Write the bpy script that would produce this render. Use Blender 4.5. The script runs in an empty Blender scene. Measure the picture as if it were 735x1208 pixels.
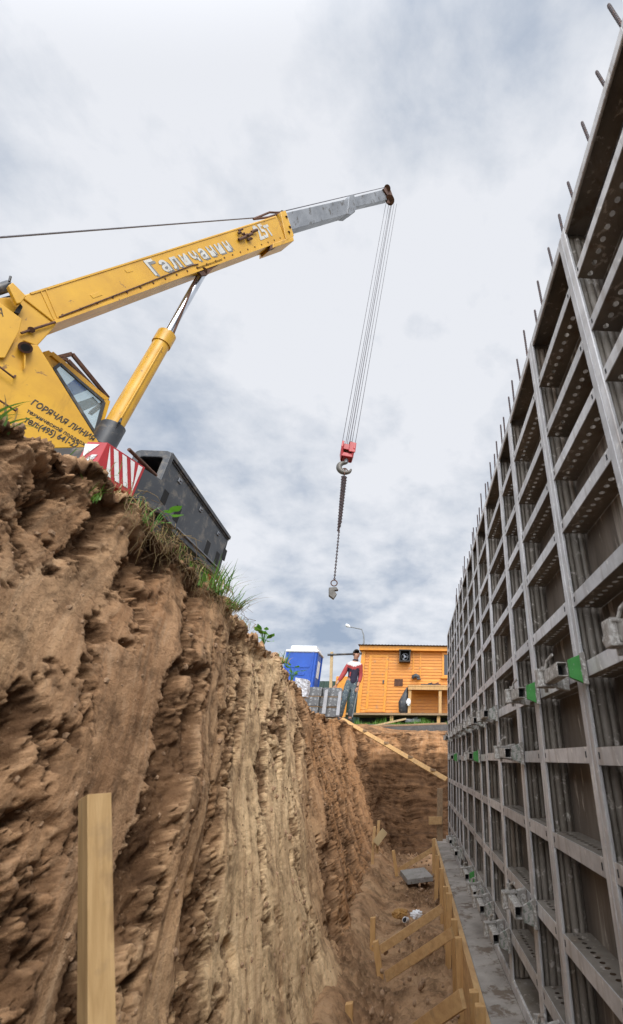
import bpy, bmesh, math, random
import numpy as np
from mathutils import Vector, Matrix
random.seed(7); RNG = np.random.default_rng(11)
R = math.radians
SC = bpy.context.scene
COL = SC.collection

# ------------------------------------------------------------------ camera model (metres; eye = origin)
FPX, CX, CY = 503.0, 522.0, 604.0            # focal length and principal point in photo pixels
PITCH, AZ = R(30.05), R(3.545)
c_R = Vector((math.cos(AZ), -math.sin(AZ), 0)); c_0 = Vector((math.sin(AZ), math.cos(AZ), 0)); c_Z = Vector((0, 0, 1))
c_F = c_0 * math.cos(PITCH) + c_Z * math.sin(PITCH); c_U = -c_0 * math.sin(PITCH) + c_Z * math.cos(PITCH)
def ray(x, y): return c_R * ((x - CX) / FPX) + c_U * ((CY - y) / FPX) + c_F
def onx(x, y, v): d = ray(x, y); return d * (v / d.x)
def ony(x, y, v): d = ray(x, y); return d * (v / d.y)
def onz(x, y, v): d = ray(x, y); return d * (v / d.z)

# ------------------------------------------------------------------ object helpers
def tag(o, label=None, cat=None, group=None, kind=None):
    if label: o['label'] = label
    if cat: o['category'] = cat
    if group: o['group'] = group
    if kind: o['kind'] = kind
    return o
def empty(name, loc=(0, 0, 0), rz=0.0):
    o = bpy.data.objects.new(name, None); COL.objects.link(o)
    o.location = loc; o.rotation_euler = (0, 0, rz); o.empty_display_size = .1
    return o
def link_mesh(name, me, parent=None):
    o = bpy.data.objects.new(name, me); COL.objects.link(o)
    if parent is not None: o.parent = parent
    return o
def kids(o): return [c for c in COL.objects if c.parent == o]
def copy_tree(o, parent=None):
    c = o.copy(); COL.objects.link(c); c.parent = parent
    for ch in kids(o): copy_tree(ch, c)
    return c

class MB:
    """collects shapes, then becomes one mesh object"""
    def __init__(s): s.v = []; s.f = []; s.m = []; s.sm = []
    def add(s, vs, fs, mi=0, smooth=False):
        b = len(s.v); s.v += [tuple(v) for v in vs]
        s.f += [tuple(i + b for i in f) for f in fs]; s.m += [mi] * len(fs); s.sm += [smooth] * len(fs)
    def box(s, lo, hi, mi=0):
        x0, y0, z0 = lo; x1, y1, z1 = hi
        s.add([(x0,y0,z0),(x1,y0,z0),(x1,y1,z0),(x0,y1,z0),(x0,y0,z1),(x1,y0,z1),(x1,y1,z1),(x0,y1,z1)],
              [(0,3,2,1),(4,5,6,7),(0,1,5,4),(1,2,6,5),(2,3,7,6),(3,0,4,7)], mi)
    def bar(s, a, b, w, h, up=(0, 0, 1), mi=0, w2=None, h2=None):
        """rectangular bar from a to b; w across, h along up"""
        a = Vector(a); b = Vector(b); d = (b - a).normalized(); up = Vector(up)
        sd = d.cross(up)
        if sd.length < 1e-4: sd = d.cross(Vector((1, 0, 0)))
        sd.normalize(); u = sd.cross(d).normalized()
        vs = []
        for p, ww, hh in ((a, w, h), (b, w2 or w, h2 or h)):
            for i, j in ((-1,-1),(1,-1),(1,1),(-1,1)): vs.append(p + sd * (i * ww / 2) + u * (j * hh / 2))
        s.add(vs, [(3,2,1,0),(4,5,6,7),(0,1,5,4),(1,2,6,5),(2,3,7,6),(3,0,4,7)], mi)
    def tube(s, pts, r, n=8, mi=0, caps=True, smooth=True):
        pts = [Vector(p) for p in pts]; rs = r if isinstance(r, (list, tuple)) else [r] * len(pts)
        b = []; last = None
        for i, p in enumerate(pts):
            d = (pts[min(i+1, len(pts)-1)] - pts[max(i-1, 0)]).normalized()
            if last is None:
                t = Vector((0,0,1)) if abs(d.z) < .9 else Vector((1,0,0)); e = d.cross(t).normalized()
            else: e = (last - d * last.dot(d)).normalized()
            last = e; g = d.cross(e)
            b += [p + (e * math.cos(2*math.pi*k/n) + g * math.sin(2*math.pi*k/n)) * rs[i] for k in range(n)]
        fs = [(i*n+k, i*n+(k+1)%n, (i+1)*n+(k+1)%n, (i+1)*n+k) for i in range(len(pts)-1) for k in range(n)]
        s.add(b, fs, mi, smooth)
        if caps: s.add(b[:n], [tuple(range(n))[::-1]], mi); s.add(b[-n:], [tuple(range(n))], mi)
    def prism(s, poly, off, mi=0):
        """polygon (3D points) pushed by the vector off"""
        off = Vector(off); p = [Vector(q) for q in poly]; n = len(p)
        s.add(p + [q + off for q in p], [tuple(range(n))[::-1], tuple(range(n, 2*n))] + [(i, (i+1)%n, n+(i+1)%n, n+i) for i in range(n)], mi)
    def ring(s, c, nrm, R_, r, n=16, m=6, mi=0, a0=0, a1=2*math.pi, sx=1):
        nrm = Vector(nrm).normalized(); t = Vector((0,0,1)) if abs(nrm.z) < .9 else Vector((1,0,0))
        e = nrm.cross(t).normalized(); g = nrm.cross(e); c = Vector(c)
        full = abs(a1 - a0 - 2*math.pi) < 1e-6; k = n if full else n + 1; vs = []
        for i in range(k):
            a = a0 + (a1-a0)*i/n; d = e*math.cos(a)*sx + g*math.sin(a)
            for j in range(m):
                q = 2*math.pi*j/m; vs.append(c + d*(R_ + r*math.cos(q)) + nrm*(r*math.sin(q)))
        s.add(vs, [(i*m+j, i*m+(j+1)%m, ((i+1)%k)*m+(j+1)%m, ((i+1)%k)*m+j) for i in range(n) for j in range(m)], mi, True)
    def build(s, name, mats, parent=None, bevel=0.0, seg=2):
        me = bpy.data.meshes.new(name); me.from_pydata(s.v, [], s.f)
        for m in (mats if isinstance(mats, (list, tuple)) else [mats]): me.materials.append(m)
        me.polygons.foreach_set('material_index', s.m); me.polygons.foreach_set('use_smooth', s.sm)
        bm = bmesh.new(); bm.from_mesh(me); bmesh.ops.recalc_face_normals(bm, faces=bm.faces); bm.to_mesh(me); bm.free()
        me.update(); o = link_mesh(name, me, parent)
        if bevel:
            b = o.modifiers.new('bevel', 'BEVEL'); b.width = bevel; b.segments = seg; b.limit_method = 'ANGLE'; b.angle_limit = R(40); b.harden_normals = False
        return o

# ------------------------------------------------------------------ materials
def nt(name):
    m = bpy.data.materials.new(name); m.use_nodes = True; t = m.node_tree
    return m, t, t.nodes['Principled BSDF']
def N(t, typ, **kw):
    n = t.nodes.new(typ)
    for k, v in kw.items():
        if k in n.inputs.keys() if not hasattr(n, k) else False: n.inputs[k].default_value = v
        elif hasattr(n, k): setattr(n, k, v)
    return n
def noise(t, vec, scale, detail=6, rough=.6, dist=0.0):
    n = t.nodes.new('ShaderNodeTexNoise'); n.inputs['Scale'].default_value = scale; n.inputs['Detail'].default_value = detail
    n.inputs['Roughness'].default_value = rough; n.inputs['Distortion'].default_value = dist
    if vec is not None: t.links.new(vec, n.inputs['Vector'])
    return n.outputs['Fac']
def ramp(t, fac, stops):
    r = t.nodes.new('ShaderNodeValToRGB'); e = r.color_ramp.elements
    while len(e) < len(stops): e.new(0.5)
    for i, (p, c) in enumerate(stops): e[i].position = p; e[i].color = (c if hasattr(c, '__len__') else (c, c, c)) + (() if hasattr(c, '__len__') and len(c) == 4 else (1,)) if hasattr(c, '__len__') else (c, c, c, 1)
    t.links.new(fac, r.inputs['Fac']); return r.outputs['Color']
def mix(t, fac, a, b, mode='MIX'):
    n = t.nodes.new('ShaderNodeMix'); n.data_type = 'RGBA'; n.blend_type = mode
    for v, s in ((fac, n.inputs[0]), (a, n.inputs[6]), (b, n.inputs[7])):
        if hasattr(v, 'is_output'): t.links.new(v, s)
        elif hasattr(v, '__len__'): s.default_value = tuple(v) + ((1,) if len(v) == 3 else ())
        else: s.default_value = v
    return n.outputs[2]
def mth(t, op, a, b=0.0):
    n = t.nodes.new('ShaderNodeMath'); n.operation = op
    for v, s in ((a, n.inputs[0]), (b, n.inputs[1])):
        if hasattr(v, 'is_output'): t.links.new(v, s)
        else: s.default_value = v
    return n.outputs[0]
def coord(t, kind='Object', scale=(1, 1, 1)):
    c = t.nodes.new('ShaderNodeTexCoord'); m = t.nodes.new('ShaderNodeMapping'); m.inputs['Scale'].default_value = scale
    t.links.new(c.outputs[kind], m.inputs['Vector']); return m.outputs['Vector']
def bump(t, bsdf, h, strength=.3, dist=.01):
    b = t.nodes.new('ShaderNodeBump'); b.inputs['Strength'].default_value = strength; b.inputs['Distance'].default_value = dist
    t.links.new(h, b.inputs['Height']); t.links.new(b.outputs[0], bsdf.inputs['Normal'])
def worn(name, base, dark, spot=None, scale=6, rough=.5, metal=0.0, spotlvl=.66, bumps=.15, stretch=(1,1,1), spotscale=None, spotw=.06):
    """a surface with cloudy tone changes and optional sharp-edged spots (rust, splashes, dirt)"""
    m, t, b = nt(name); v = coord(t, 'Object', stretch)
    n1 = noise(t, v, scale, 8, .65); c = mix(t, ramp(t, n1, [(.32, 0.0), (.68, 1.0)]), dark, base)
    if spot:
        n2 = noise(t, v, spotscale or scale*3, 8, .7, .3); k = ramp(t, n2, [(spotlvl-spotw, 0.0), (spotlvl, 1.0)]); c = mix(t, k, c, spot)
    t.links.new(c, b.inputs['Base Color']); b.inputs['Metallic'].default_value = metal
    rr = t.nodes.new('ShaderNodeMapRange'); t.links.new(n1, rr.inputs[0]); rr.inputs[3].default_value = min(1, rough+.15); rr.inputs[4].default_value = max(.05, rough-.12)
    t.links.new(rr.outputs[0], b.inputs['Roughness'])
    if bumps: bump(t, b, noise(t, v, scale*7, 6, .7), bumps, .004)
    return m
def vary(m, lo, hi):
    t = m.node_tree; b = t.nodes['Principled BSDF']; l = b.inputs['Base Color'].links[0].from_socket; oi = t.nodes.new('ShaderNodeObjectInfo')
    mr = t.nodes.new('ShaderNodeMapRange'); t.links.new(oi.outputs['Random'], mr.inputs[0]); mr.inputs[3].default_value = lo; mr.inputs[4].default_value = hi
    t.links.new(mix(t, 1.0, l, mr.outputs[0], 'MULTIPLY'), b.inputs['Base Color']); return m
def streaks(m, col, scale, lo=.55, hi=.68, st=(14, 14, .7)):
    t = m.node_tree; b = t.nodes['Principled BSDF']; l = b.inputs['Base Color'].links[0].from_socket
    t.links.new(mix(t, ramp(t, noise(t, coord(t, 'Object', st), scale, 6, .65, .3), [(lo, 0.0), (hi, .8)]), l, col), b.inputs['Base Color']); return m
def wood(name, a, b_, scale=(1, 1, 1), rough=.75):
    m, t, b = nt(name); v = coord(t, 'Object', scale)
    n1 = noise(t, v, 9, 6, .6, .6); n2 = noise(t, v, 40, 4, .6)
    c = mix(t, ramp(t, n1, [(.35, 0.0), (.65, 1.0)]), b_, a); c = mix(t, mth(t, 'MULTIPLY', n2, .35), c, tuple(x*.45 for x in b_))
    v3 = coord(t, 'Object'); n3 = noise(t, v3, 5, 5, .65)
    c = mix(t, ramp(t, n3, [(.58, 0.0), (.7, .55)]), c, (.20, .14, .09))
    t.links.new(c, b.inputs['Base Color']); b.inputs['Roughness'].default_value = rough
    bump(t, b, n2, .25, .003); return m
M = {}
M['yellow'] = worn('crane_yellow', (.66, .365, .018), (.52, .27, .012), (.10, .04, .018), 2.2, .42, 0, .715, .06, spotscale=9, spotw=.03)
streaks(M['yellow'], (.36, .185, .012), 1.0, .56, .72, (5, 5, .9)); streaks(M['yellow'], (.16, .075, .03), 7, .655, .68, (1, 1, 1))
M['rust'] = worn('rust', (.13, .055, .03), (.05, .025, .018), (.22, .10, .04), 9, .8)
M['boomgrey'] = worn('boom_grey', (.27, .285, .31), (.13, .14, .16), (.08, .075, .07), 2.5, .42, .35, .62, .08, stretch=(1, 1, .35))
M['black'] = worn('black_paint', (.045, .05, .058), (.024, .027, .032), (.13, .115, .095), 3, .45, 0, .64, .06, spotscale=6, spotw=.12)
M['blackslot'] = worn('dark_void', (.008, .008, .009), (.005, .005, .005), None, 4, .8)
M['red'] = worn('red_paint', (.42, .018, .022), (.30, .014, .018), (.09, .04, .03), 5, .42, 0, .7)
M['white'] = worn('white_paint', (.74, .74, .74), (.60, .59, .57), (.30, .24, .18), 5, .5, 0, .7)
M['lettwhite'] = worn('letter_white', (.60, .60, .58), (.42, .42, .40), (.50, .30, .05), 6, .5, 0, .64, .05, spotscale=14)
M['lettshade'] = worn('letter_shade', (.20, .20, .20), (.12, .12, .12), None, 6, .5)
M['lettblack'] = worn('letter_black', (.03, .026, .02), (.02, .018, .014), None, 6, .5)
M['chrome'] = worn('chrome_rod', (.62, .65, .70), (.50, .53, .58), None, 4, .18, .9, bumps=0)
M['rope'] = worn('steel_rope', (.13, .125, .14), (.08, .075, .085), None, 30, .6, .4)
M['steel'] = worn('galvanised', (.64, .63, .62), (.36, .345, .335), (.70, .68, .64), 5, .45, .25, .64, .12, stretch=(1, 1, 1), spotscale=22)
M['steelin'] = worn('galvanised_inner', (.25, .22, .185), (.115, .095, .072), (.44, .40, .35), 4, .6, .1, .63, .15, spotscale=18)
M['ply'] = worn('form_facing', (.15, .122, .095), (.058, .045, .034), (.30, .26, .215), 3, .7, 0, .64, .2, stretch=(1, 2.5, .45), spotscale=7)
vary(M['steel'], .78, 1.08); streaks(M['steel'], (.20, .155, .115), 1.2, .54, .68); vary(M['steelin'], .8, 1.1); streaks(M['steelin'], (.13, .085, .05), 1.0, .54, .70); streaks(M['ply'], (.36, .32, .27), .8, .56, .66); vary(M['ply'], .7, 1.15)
M['clamp'] = worn('clamp_steel', (.36, .335, .30), (.20, .18, .155), (.50, .48, .44), 14, .7, .1, .58, .5)
M['green'] = worn('jaw_green', (.055, .27, .05), (.04, .19, .04), (.30, .29, .26), 12, .55, 0, .66, .2)
M['greendull'] = worn('jaw_green_dusty', (.20, .225, .185), (.13, .145, .12), (.36, .34, .31), 12, .7, 0, .52, .3)
M['hooksteel'] = worn('hook_steel', (.15, .14, .125), (.075, .07, .062), (.13, .06, .035), 9, .5, .3, .66)
M['rebar'] = worn('rebar', (.075, .06, .065), (.04, .03, .033), (.16, .07, .04), 20, .75, .2, .62)
M['conc'] = worn('concrete', (.36, .325, .285), (.20, .175, .15), (.15, .115, .085), 4, .9, 0, .60, .5, spotscale=7)
M['slab'] = worn('slab_grey', (.30, .285, .265), (.20, .19, .17), (.15, .12, .09), 8, .9, 0, .64, .4)
M['block'] = worn('block_grey', (.16, .165, .17), (.085, .09, .095), (.33, .34, .345), 5, .9, 0, .6, .5)
M['blockwhite'] = worn('block_pale', (.45, .46, .48), (.30, .31, .33), (.2, .2, .2), 5, .9)
M['woodx'] = wood('timber_raw', (.60, .365, .15), (.46, .26, .095), (3, 3, .5))
M['woody'] = wood('timber_board', (.58, .37, .165), (.43, .25, .105), (3, .6, 3))
M['woodnew'] = wood('timber_pale', (.52, .39, .21), (.42, .30, .155), (4, 4, .4))
M['stake'] = wood('timber_stake_pale', (.60, .40, .19), (.43, .27, .115), (7, 7, .55), .8)
_t = M['stake'].node_tree; _b = _t.nodes['Principled BSDF']; _l = _b.inputs['Base Color'].links[0].from_socket
_k = noise(_t, coord(_t, 'Object', (1, 1, .45)), 9, 3, .5); _f = noise(_t, coord(_t, 'Object', (60, 60, 1.5)), 1, 5, .6)
_c = mix(_t, ramp(_t, _k, [(.66, 0.0), (.72, .75)]), _l, (.20, .11, .045)); _c = mix(_t, ramp(_t, _f, [(.60, 0.0), (.72, .5)]), _c, (.28, .19, .10)); _t.links.new(_c, _b.inputs['Base Color'])
M['woodold'] = wood('timber_dirty', (.36, .24, .13), (.22, .145, .085), (3, .6, 3))
M['siding'] = wood('siding_oiled', (.70, .27, .022), (.56, .19, .014), (.6, 3, 5), .5)
M['trim'] = wood('trim_oiled', (.76, .32, .03), (.64, .25, .02), (1, 3, 1), .5)
M['roof'] = worn('roof_sheet', (.13, .10, .085), (.07, .055, .05), (.25, .2, .16), 5, .7)
streaks(M['siding'], (.30, .12, .02), 1.0, .60, .72, (1.2, 1.2, .5)); streaks(M['siding'], (.80, .40, .07), 1.0, .58, .66, (.4, 3, 7))
M['blue'] = worn('blue_plastic', (.004, .075, .42), (.003, .056, .33), (.10, .14, .3), 4, .4, 0, .74, .03)
M['whitepl'] = worn('white_plastic', (.80, .81, .83), (.70, .71, .73), None, 4, .45, bumps=0)
M['poly'] = worn('plastic_wrap', (.48, .49, .52), (.34, .34, .36), (.65, .65, .68), 14, .35, 0, .6, .4)
M['fence'] = worn('fence_green', (.025, .062, .042), (.018, .045, .032), (.07, .08, .07), 3, .5)
M['darkwood'] = worn('dark_bits', (.05, .045, .04), (.03, .026, .024), None, 9, .8)
M['glassdark'] = worn('window_dark', (.03, .035, .045), (.02, .022, .03), None, 3, .08, bumps=0)
M['asph'] = worn('asphalt', (.12, .115, .11), (.075, .072, .07), (.25, .22, .19), 8, .9)
M['orange'] = worn('orange_lens', (.55, .14, .03), (.42, .1, .02), None, 8, .4)
M['yellowbag'] = worn('ochre_rag', (.40, .22, .06), (.28, .15, .05), None, 14, .8)
M['bluereflect'] = worn('cab_blue', (.04, .12, .42), (.03, .09, .33), None, 5, .5)
M['pole'] = worn('lamp_pole', (.20, .21, .22), (.15, .155, .16), None, 4, .6)
M['skin'] = worn('skin', (.36, .19, .12), (.30, .155, .10), None, 12, .55)
M['hair'] = worn('hair', (.018, .014, .012), (.012, .010, .009), None, 60, .7)
M['navy'] = worn('jacket_navy', (.022, .018, .040), (.014, .012, .028), None, 10, .8)
M['jred'] = worn('jacket_red', (.36, .05, .048), (.27, .035, .035), None, 10, .8)
M['jwhite'] = worn('jacket_white', (.60, .58, .56), (.46, .45, .44), None, 10, .8)
M['denim'] = worn('denim', (.085, .115, .13), (.035, .05, .065), (.20, .23, .22), 7, .9, 0, .6)
M['boot'] = worn('boots', (.035, .03, .028), (.02, .018, .017), None, 12, .7)
M['tyre'] = worn('tyre', (.025, .025, .026), (.015, .015, .016), (.12, .09, .06), 6, .9)
def leafmat(name, a, b_):
    m, t, b = nt(name); v = coord(t); c = mix(t, noise(t, v, 25, 3), a, b_)
    t.links.new(c, b.inputs['Base Color']); b.inputs['Roughness'].default_value = .5
    b.inputs['Transmission Weight'].default_value = 0
    try: b.inputs['Subsurface Weight'].default_value = 0
    except Exception: pass
    tr = t.nodes.new('ShaderNodeBsdfTranslucent'); t.links.new(c, tr.inputs['Color'])
    mx = t.nodes.new('ShaderNodeMixShader'); mx.inputs[0].default_value = .35
    out = t.nodes['Material Output']; t.links.new(b.outputs[0], mx.inputs[1]); t.links.new(tr.outputs[0], mx.inputs[2]); t.links.new(mx.outputs[0], out.inputs['Surface'])
    return m
M['grass'] = leafmat('grass_green', (.09, .20, .025), (.15, .30, .04))
M['grassdry'] = leafmat('grass_dry', (.42, .31, .14), (.30, .21, .09))
M['leaf'] = leafmat('leaf_green', (.07, .22, .02), (.13, .34, .03))
M['root'] = worn('root_brown', (.22, .145, .075), (.12, .075, .04), None, 12, .9)
def glassm(name, col, trans=.75):
    m, t, b = nt(name); b.inputs['Base Color'].default_value = (*col, 1); b.inputs['Roughness'].default_value = .04
    tr = t.nodes.new('ShaderNodeBsdfTransparent'); tr.inputs[0].default_value = (.86, .93, .94, 1)
    mx = t.nodes.new('ShaderNodeMixShader'); mx.inputs[0].default_value = trans
    t.links.new(b.outputs[0], mx.inputs[1]); t.links.new(tr.outputs[0], mx.inputs[2]); t.links.new(mx.outputs[0], t.nodes['Material Output'].inputs['Surface'])
    return m
M['glass'] = glassm('cab_glass', (.5, .58, .62))

def dirt_material(name):
    m, t, b = nt(name)
    uvn = t.nodes.new('ShaderNodeUVMap'); uvn.uv_map = 'streak'
    mp = t.nodes.new('ShaderNodeMapping'); mp.inputs['Scale'].default_value = (9, 1.1, 1); t.links.new(uvn.outputs[0], mp.inputs['Vector'])
    mp2 = t.nodes.new('ShaderNodeMapping'); mp2.inputs['Scale'].default_value = (30, 4.5, 1); t.links.new(uvn.outputs[0], mp2.inputs['Vector'])
    v = coord(t)
    s1 = noise(t, mp.outputs[0], 1, 8, .65, .5); s2 = noise(t, mp2.outputs[0], 1, 6, .65, .3)
    n1 = noise(t, v, 1.7, 10, .68); n2 = noise(t, v, 7, 10, .7); n3 = noise(t, v, 34, 6, .7)
    at = t.nodes.new('ShaderNodeAttribute'); at.attribute_name = 'soil'; sp = t.nodes.new('ShaderNodeSeparateColor'); t.links.new(at.outputs['Color'], sp.inputs[0])
    sand, red, darkmask = sp.outputs[0], sp.outputs[1], sp.outputs[2]
    mp3 = t.nodes.new('ShaderNodeMapping'); mp3.inputs['Scale'].default_value = (75, 3.0, 1); t.links.new(uvn.outputs[0], mp3.inputs['Vector']); s3 = noise(t, mp3.outputs[0], 1, 5, .65, .2)
    dry = mix(t, ramp(t, s1, [(.34, 0.0), (.62, 1.0)]), (.31, .162, .078), (.54, .325, .175))
    dry = mix(t, ramp(t, n1, [(.40, 0.0), (.62, .65)]), dry, (.44, .27, .155))
    dry = mix(t, mth(t, 'MULTIPLY', sand, ramp(t, s1, [(.30, .25), (.55, 1.0)])), dry, mix(t, n2, (.60, .40, .215), (.82, .61, .37)))
    dry = mix(t, red, dry, mix(t, s1, (.23, .108, .045), (.46, .25, .115)))
    dry = mix(t, mth(t, 'MULTIPLY', ramp(t, s2, [(.50, 0.0), (.68, 1.0)]), .45), dry, mix(t, .5, dry, (.62, .50, .35)))
    dry = mix(t, ramp(t, s3, [(.30, .28), (.46, 0.0)]), dry, mix(t, .72, dry, (.05, .028, .015)))
    darktone = mix(t, ramp(t, n2, [(.36, 0.0), (.64, 1.0)]), (.078, .041, .021), (.215, .122, .064))
    darktone = mix(t, ramp(t, n3, [(.60, 0.0), (.72, .8)]), darktone, (.42, .28, .17))
    dry = mix(t, ramp(t, n2, [(.40, .75), (.52, 0.0)]), dry, mix(t, .6, dry, (.07, .04, .022)))
    c = mix(t, darkmask, dry, darktone); c = mix(t, at.outputs['Alpha'], c, mix(t, ramp(t, n2, [(.35, 0.0), (.65, 1.0)]), (.035, .018, .009), (.105, .055, .027)))
    c = mix(t, mth(t, 'MULTIPLY', ramp(t, n2, [(.27, 1.0), (.40, 0.0)]), .65), c, (.07, .038, .02))
    c = mix(t, ramp(t, n3, [(.27, .5), (.44, 0.0)]), c, (.06, .034, .02))
    t.links.new(c, b.inputs['Base Color']); b.inputs['Roughness'].default_value = .95
    b.inputs['Specular IOR Level'].default_value = .15
    h = mth(t, 'ADD', mth(t, 'MULTIPLY', n3, .6), mth(t, 'MULTIPLY', noise(t, v, 110, 4, .7), .35)); h = mth(t, 'ADD', h, mth(t, 'MULTIPLY', s3, .15))
    bump(t, b, h, 1.0, .016); return m
M['dirt'] = dirt_material('trench_earth')
def ground_material():
    m, t, b = nt('site_ground'); v = coord(t)
    n1 = noise(t, v, .35, 8, .65); n2 = noise(t, v, 5, 8, .7)
    c = mix(t, ramp(t, n2, [(.35, 0.0), (.65, 1.0)]), (.15, .10, .06), (.30, .215, .13))
    c = mix(t, ramp(t, n1, [(.45, 0.0), (.56, 1.0)]), c, mix(t, n2, (.05, .085, .022), (.10, .14, .04)))
    t.links.new(c, b.inputs['Base Color']); b.inputs['Roughness'].default_value = .95; bump(t, b, n2, .6, .03); return m
M['ground'] = ground_material()
M['clod'] = worn('clod_earth', (.38, .25, .15), (.25, .155, .09), (.14, .085, .05), 30, .95, 0, .64, .5)

# ------------------------------------------------------------------ numpy gradient noise
PERM = RNG.permutation(512); PERM = np.concatenate([PERM, PERM, PERM])
GR = RNG.normal(size=(512, 3)); GR /= np.linalg.norm(GR, axis=1)[:, None]
def perlin(x, y, z):
    xi = np.floor(x).astype(int); yi = np.floor(y).astype(int); zi = np.floor(z).astype(int)
    xf, yf, zf = x-xi, y-yi, z-zi; fd = lambda q: q*q*q*(q*(q*6-15)+10)
    u, v, w = fd(xf), fd(yf), fd(zf); xi &= 511; yi &= 511; zi &= 511
    def g(i, j, k):
        h = PERM[(PERM[(PERM[(xi+i) & 511] + yi + j) & 511] + zi + k) & 511]; q = GR[h]
        return q[..., 0]*(xf-i) + q[..., 1]*(yf-j) + q[..., 2]*(zf-k)
    L = lambda a, b, k: a + k*(b-a)
    return L(L(L(g(0,0,0), g(1,0,0), u), L(g(0,1,0), g(1,1,0), u), v), L(L(g(0,0,1), g(1,0,1), u), L(g(0,1,1), g(1,1,1), u), v), w) * 1.5
def fbm(x, y, z, o=4, g=.5):
    s = 0; a = 1.0
    for i in range(o): s = s + a*perlin(x*2**i + 17.3*i, y*2**i + 5.1*i, z*2**i - 9.7*i); a *= g
    return s
def sstep(a, b, x): q = np.clip((x-a)/(b-a), 0, 1); return q*q*(3-2*q)

# ------------------------------------------------------------------ terrain
def gz(x, y):
    y = np.asarray(y, float)
    return 1.08 - .17*sstep(7, 11, y) + .05*sstep(15, 17.5, y)
def grid_mesh(name, P, mat, soil=None, uv=None, smooth=True):
    nr, nc = P.shape[:2]; me = bpy.data.meshes.new(name)
    idx = np.arange(nr*nc).reshape(nr, nc)
    q = np.stack([idx[:-1, :-1], idx[:-1, 1:], idx[1:, 1:], idx[1:, :-1]], -1).reshape(-1, 4)
    me.vertices.add(nr*nc); me.vertices.foreach_set('co', P.reshape(-1).astype(np.float32))
    me.loops.add(len(q)*4); me.loops.foreach_set('vertex_index', q.reshape(-1).astype(np.int32))
    me.polygons.add(len(q)); me.polygons.foreach_set('loop_start', np.arange(0, len(q)*4, 4, dtype=np.int32))
    me.polygons.foreach_set('use_smooth', np.full(len(q), smooth))
    me.update(calc_edges=True); me.materials.append(mat)
    if soil is not None:
        a = me.color_attributes.new('soil', 'FLOAT_COLOR', 'POINT')
        a.data.foreach_set('color', (soil.reshape(-1, 4) if soil.shape[-1] == 4 else np.concatenate([soil.reshape(-1, 3), np.zeros((nr*nc, 1))], 1)).astype(np.float32).reshape(-1))
    if uv is not None:
        l = me.uv_layers.new(name='streak'); l.data.foreach_set('uv', uv.reshape(-1, 2)[q.reshape(-1)].astype(np.float32).reshape(-1))
    return me

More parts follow.
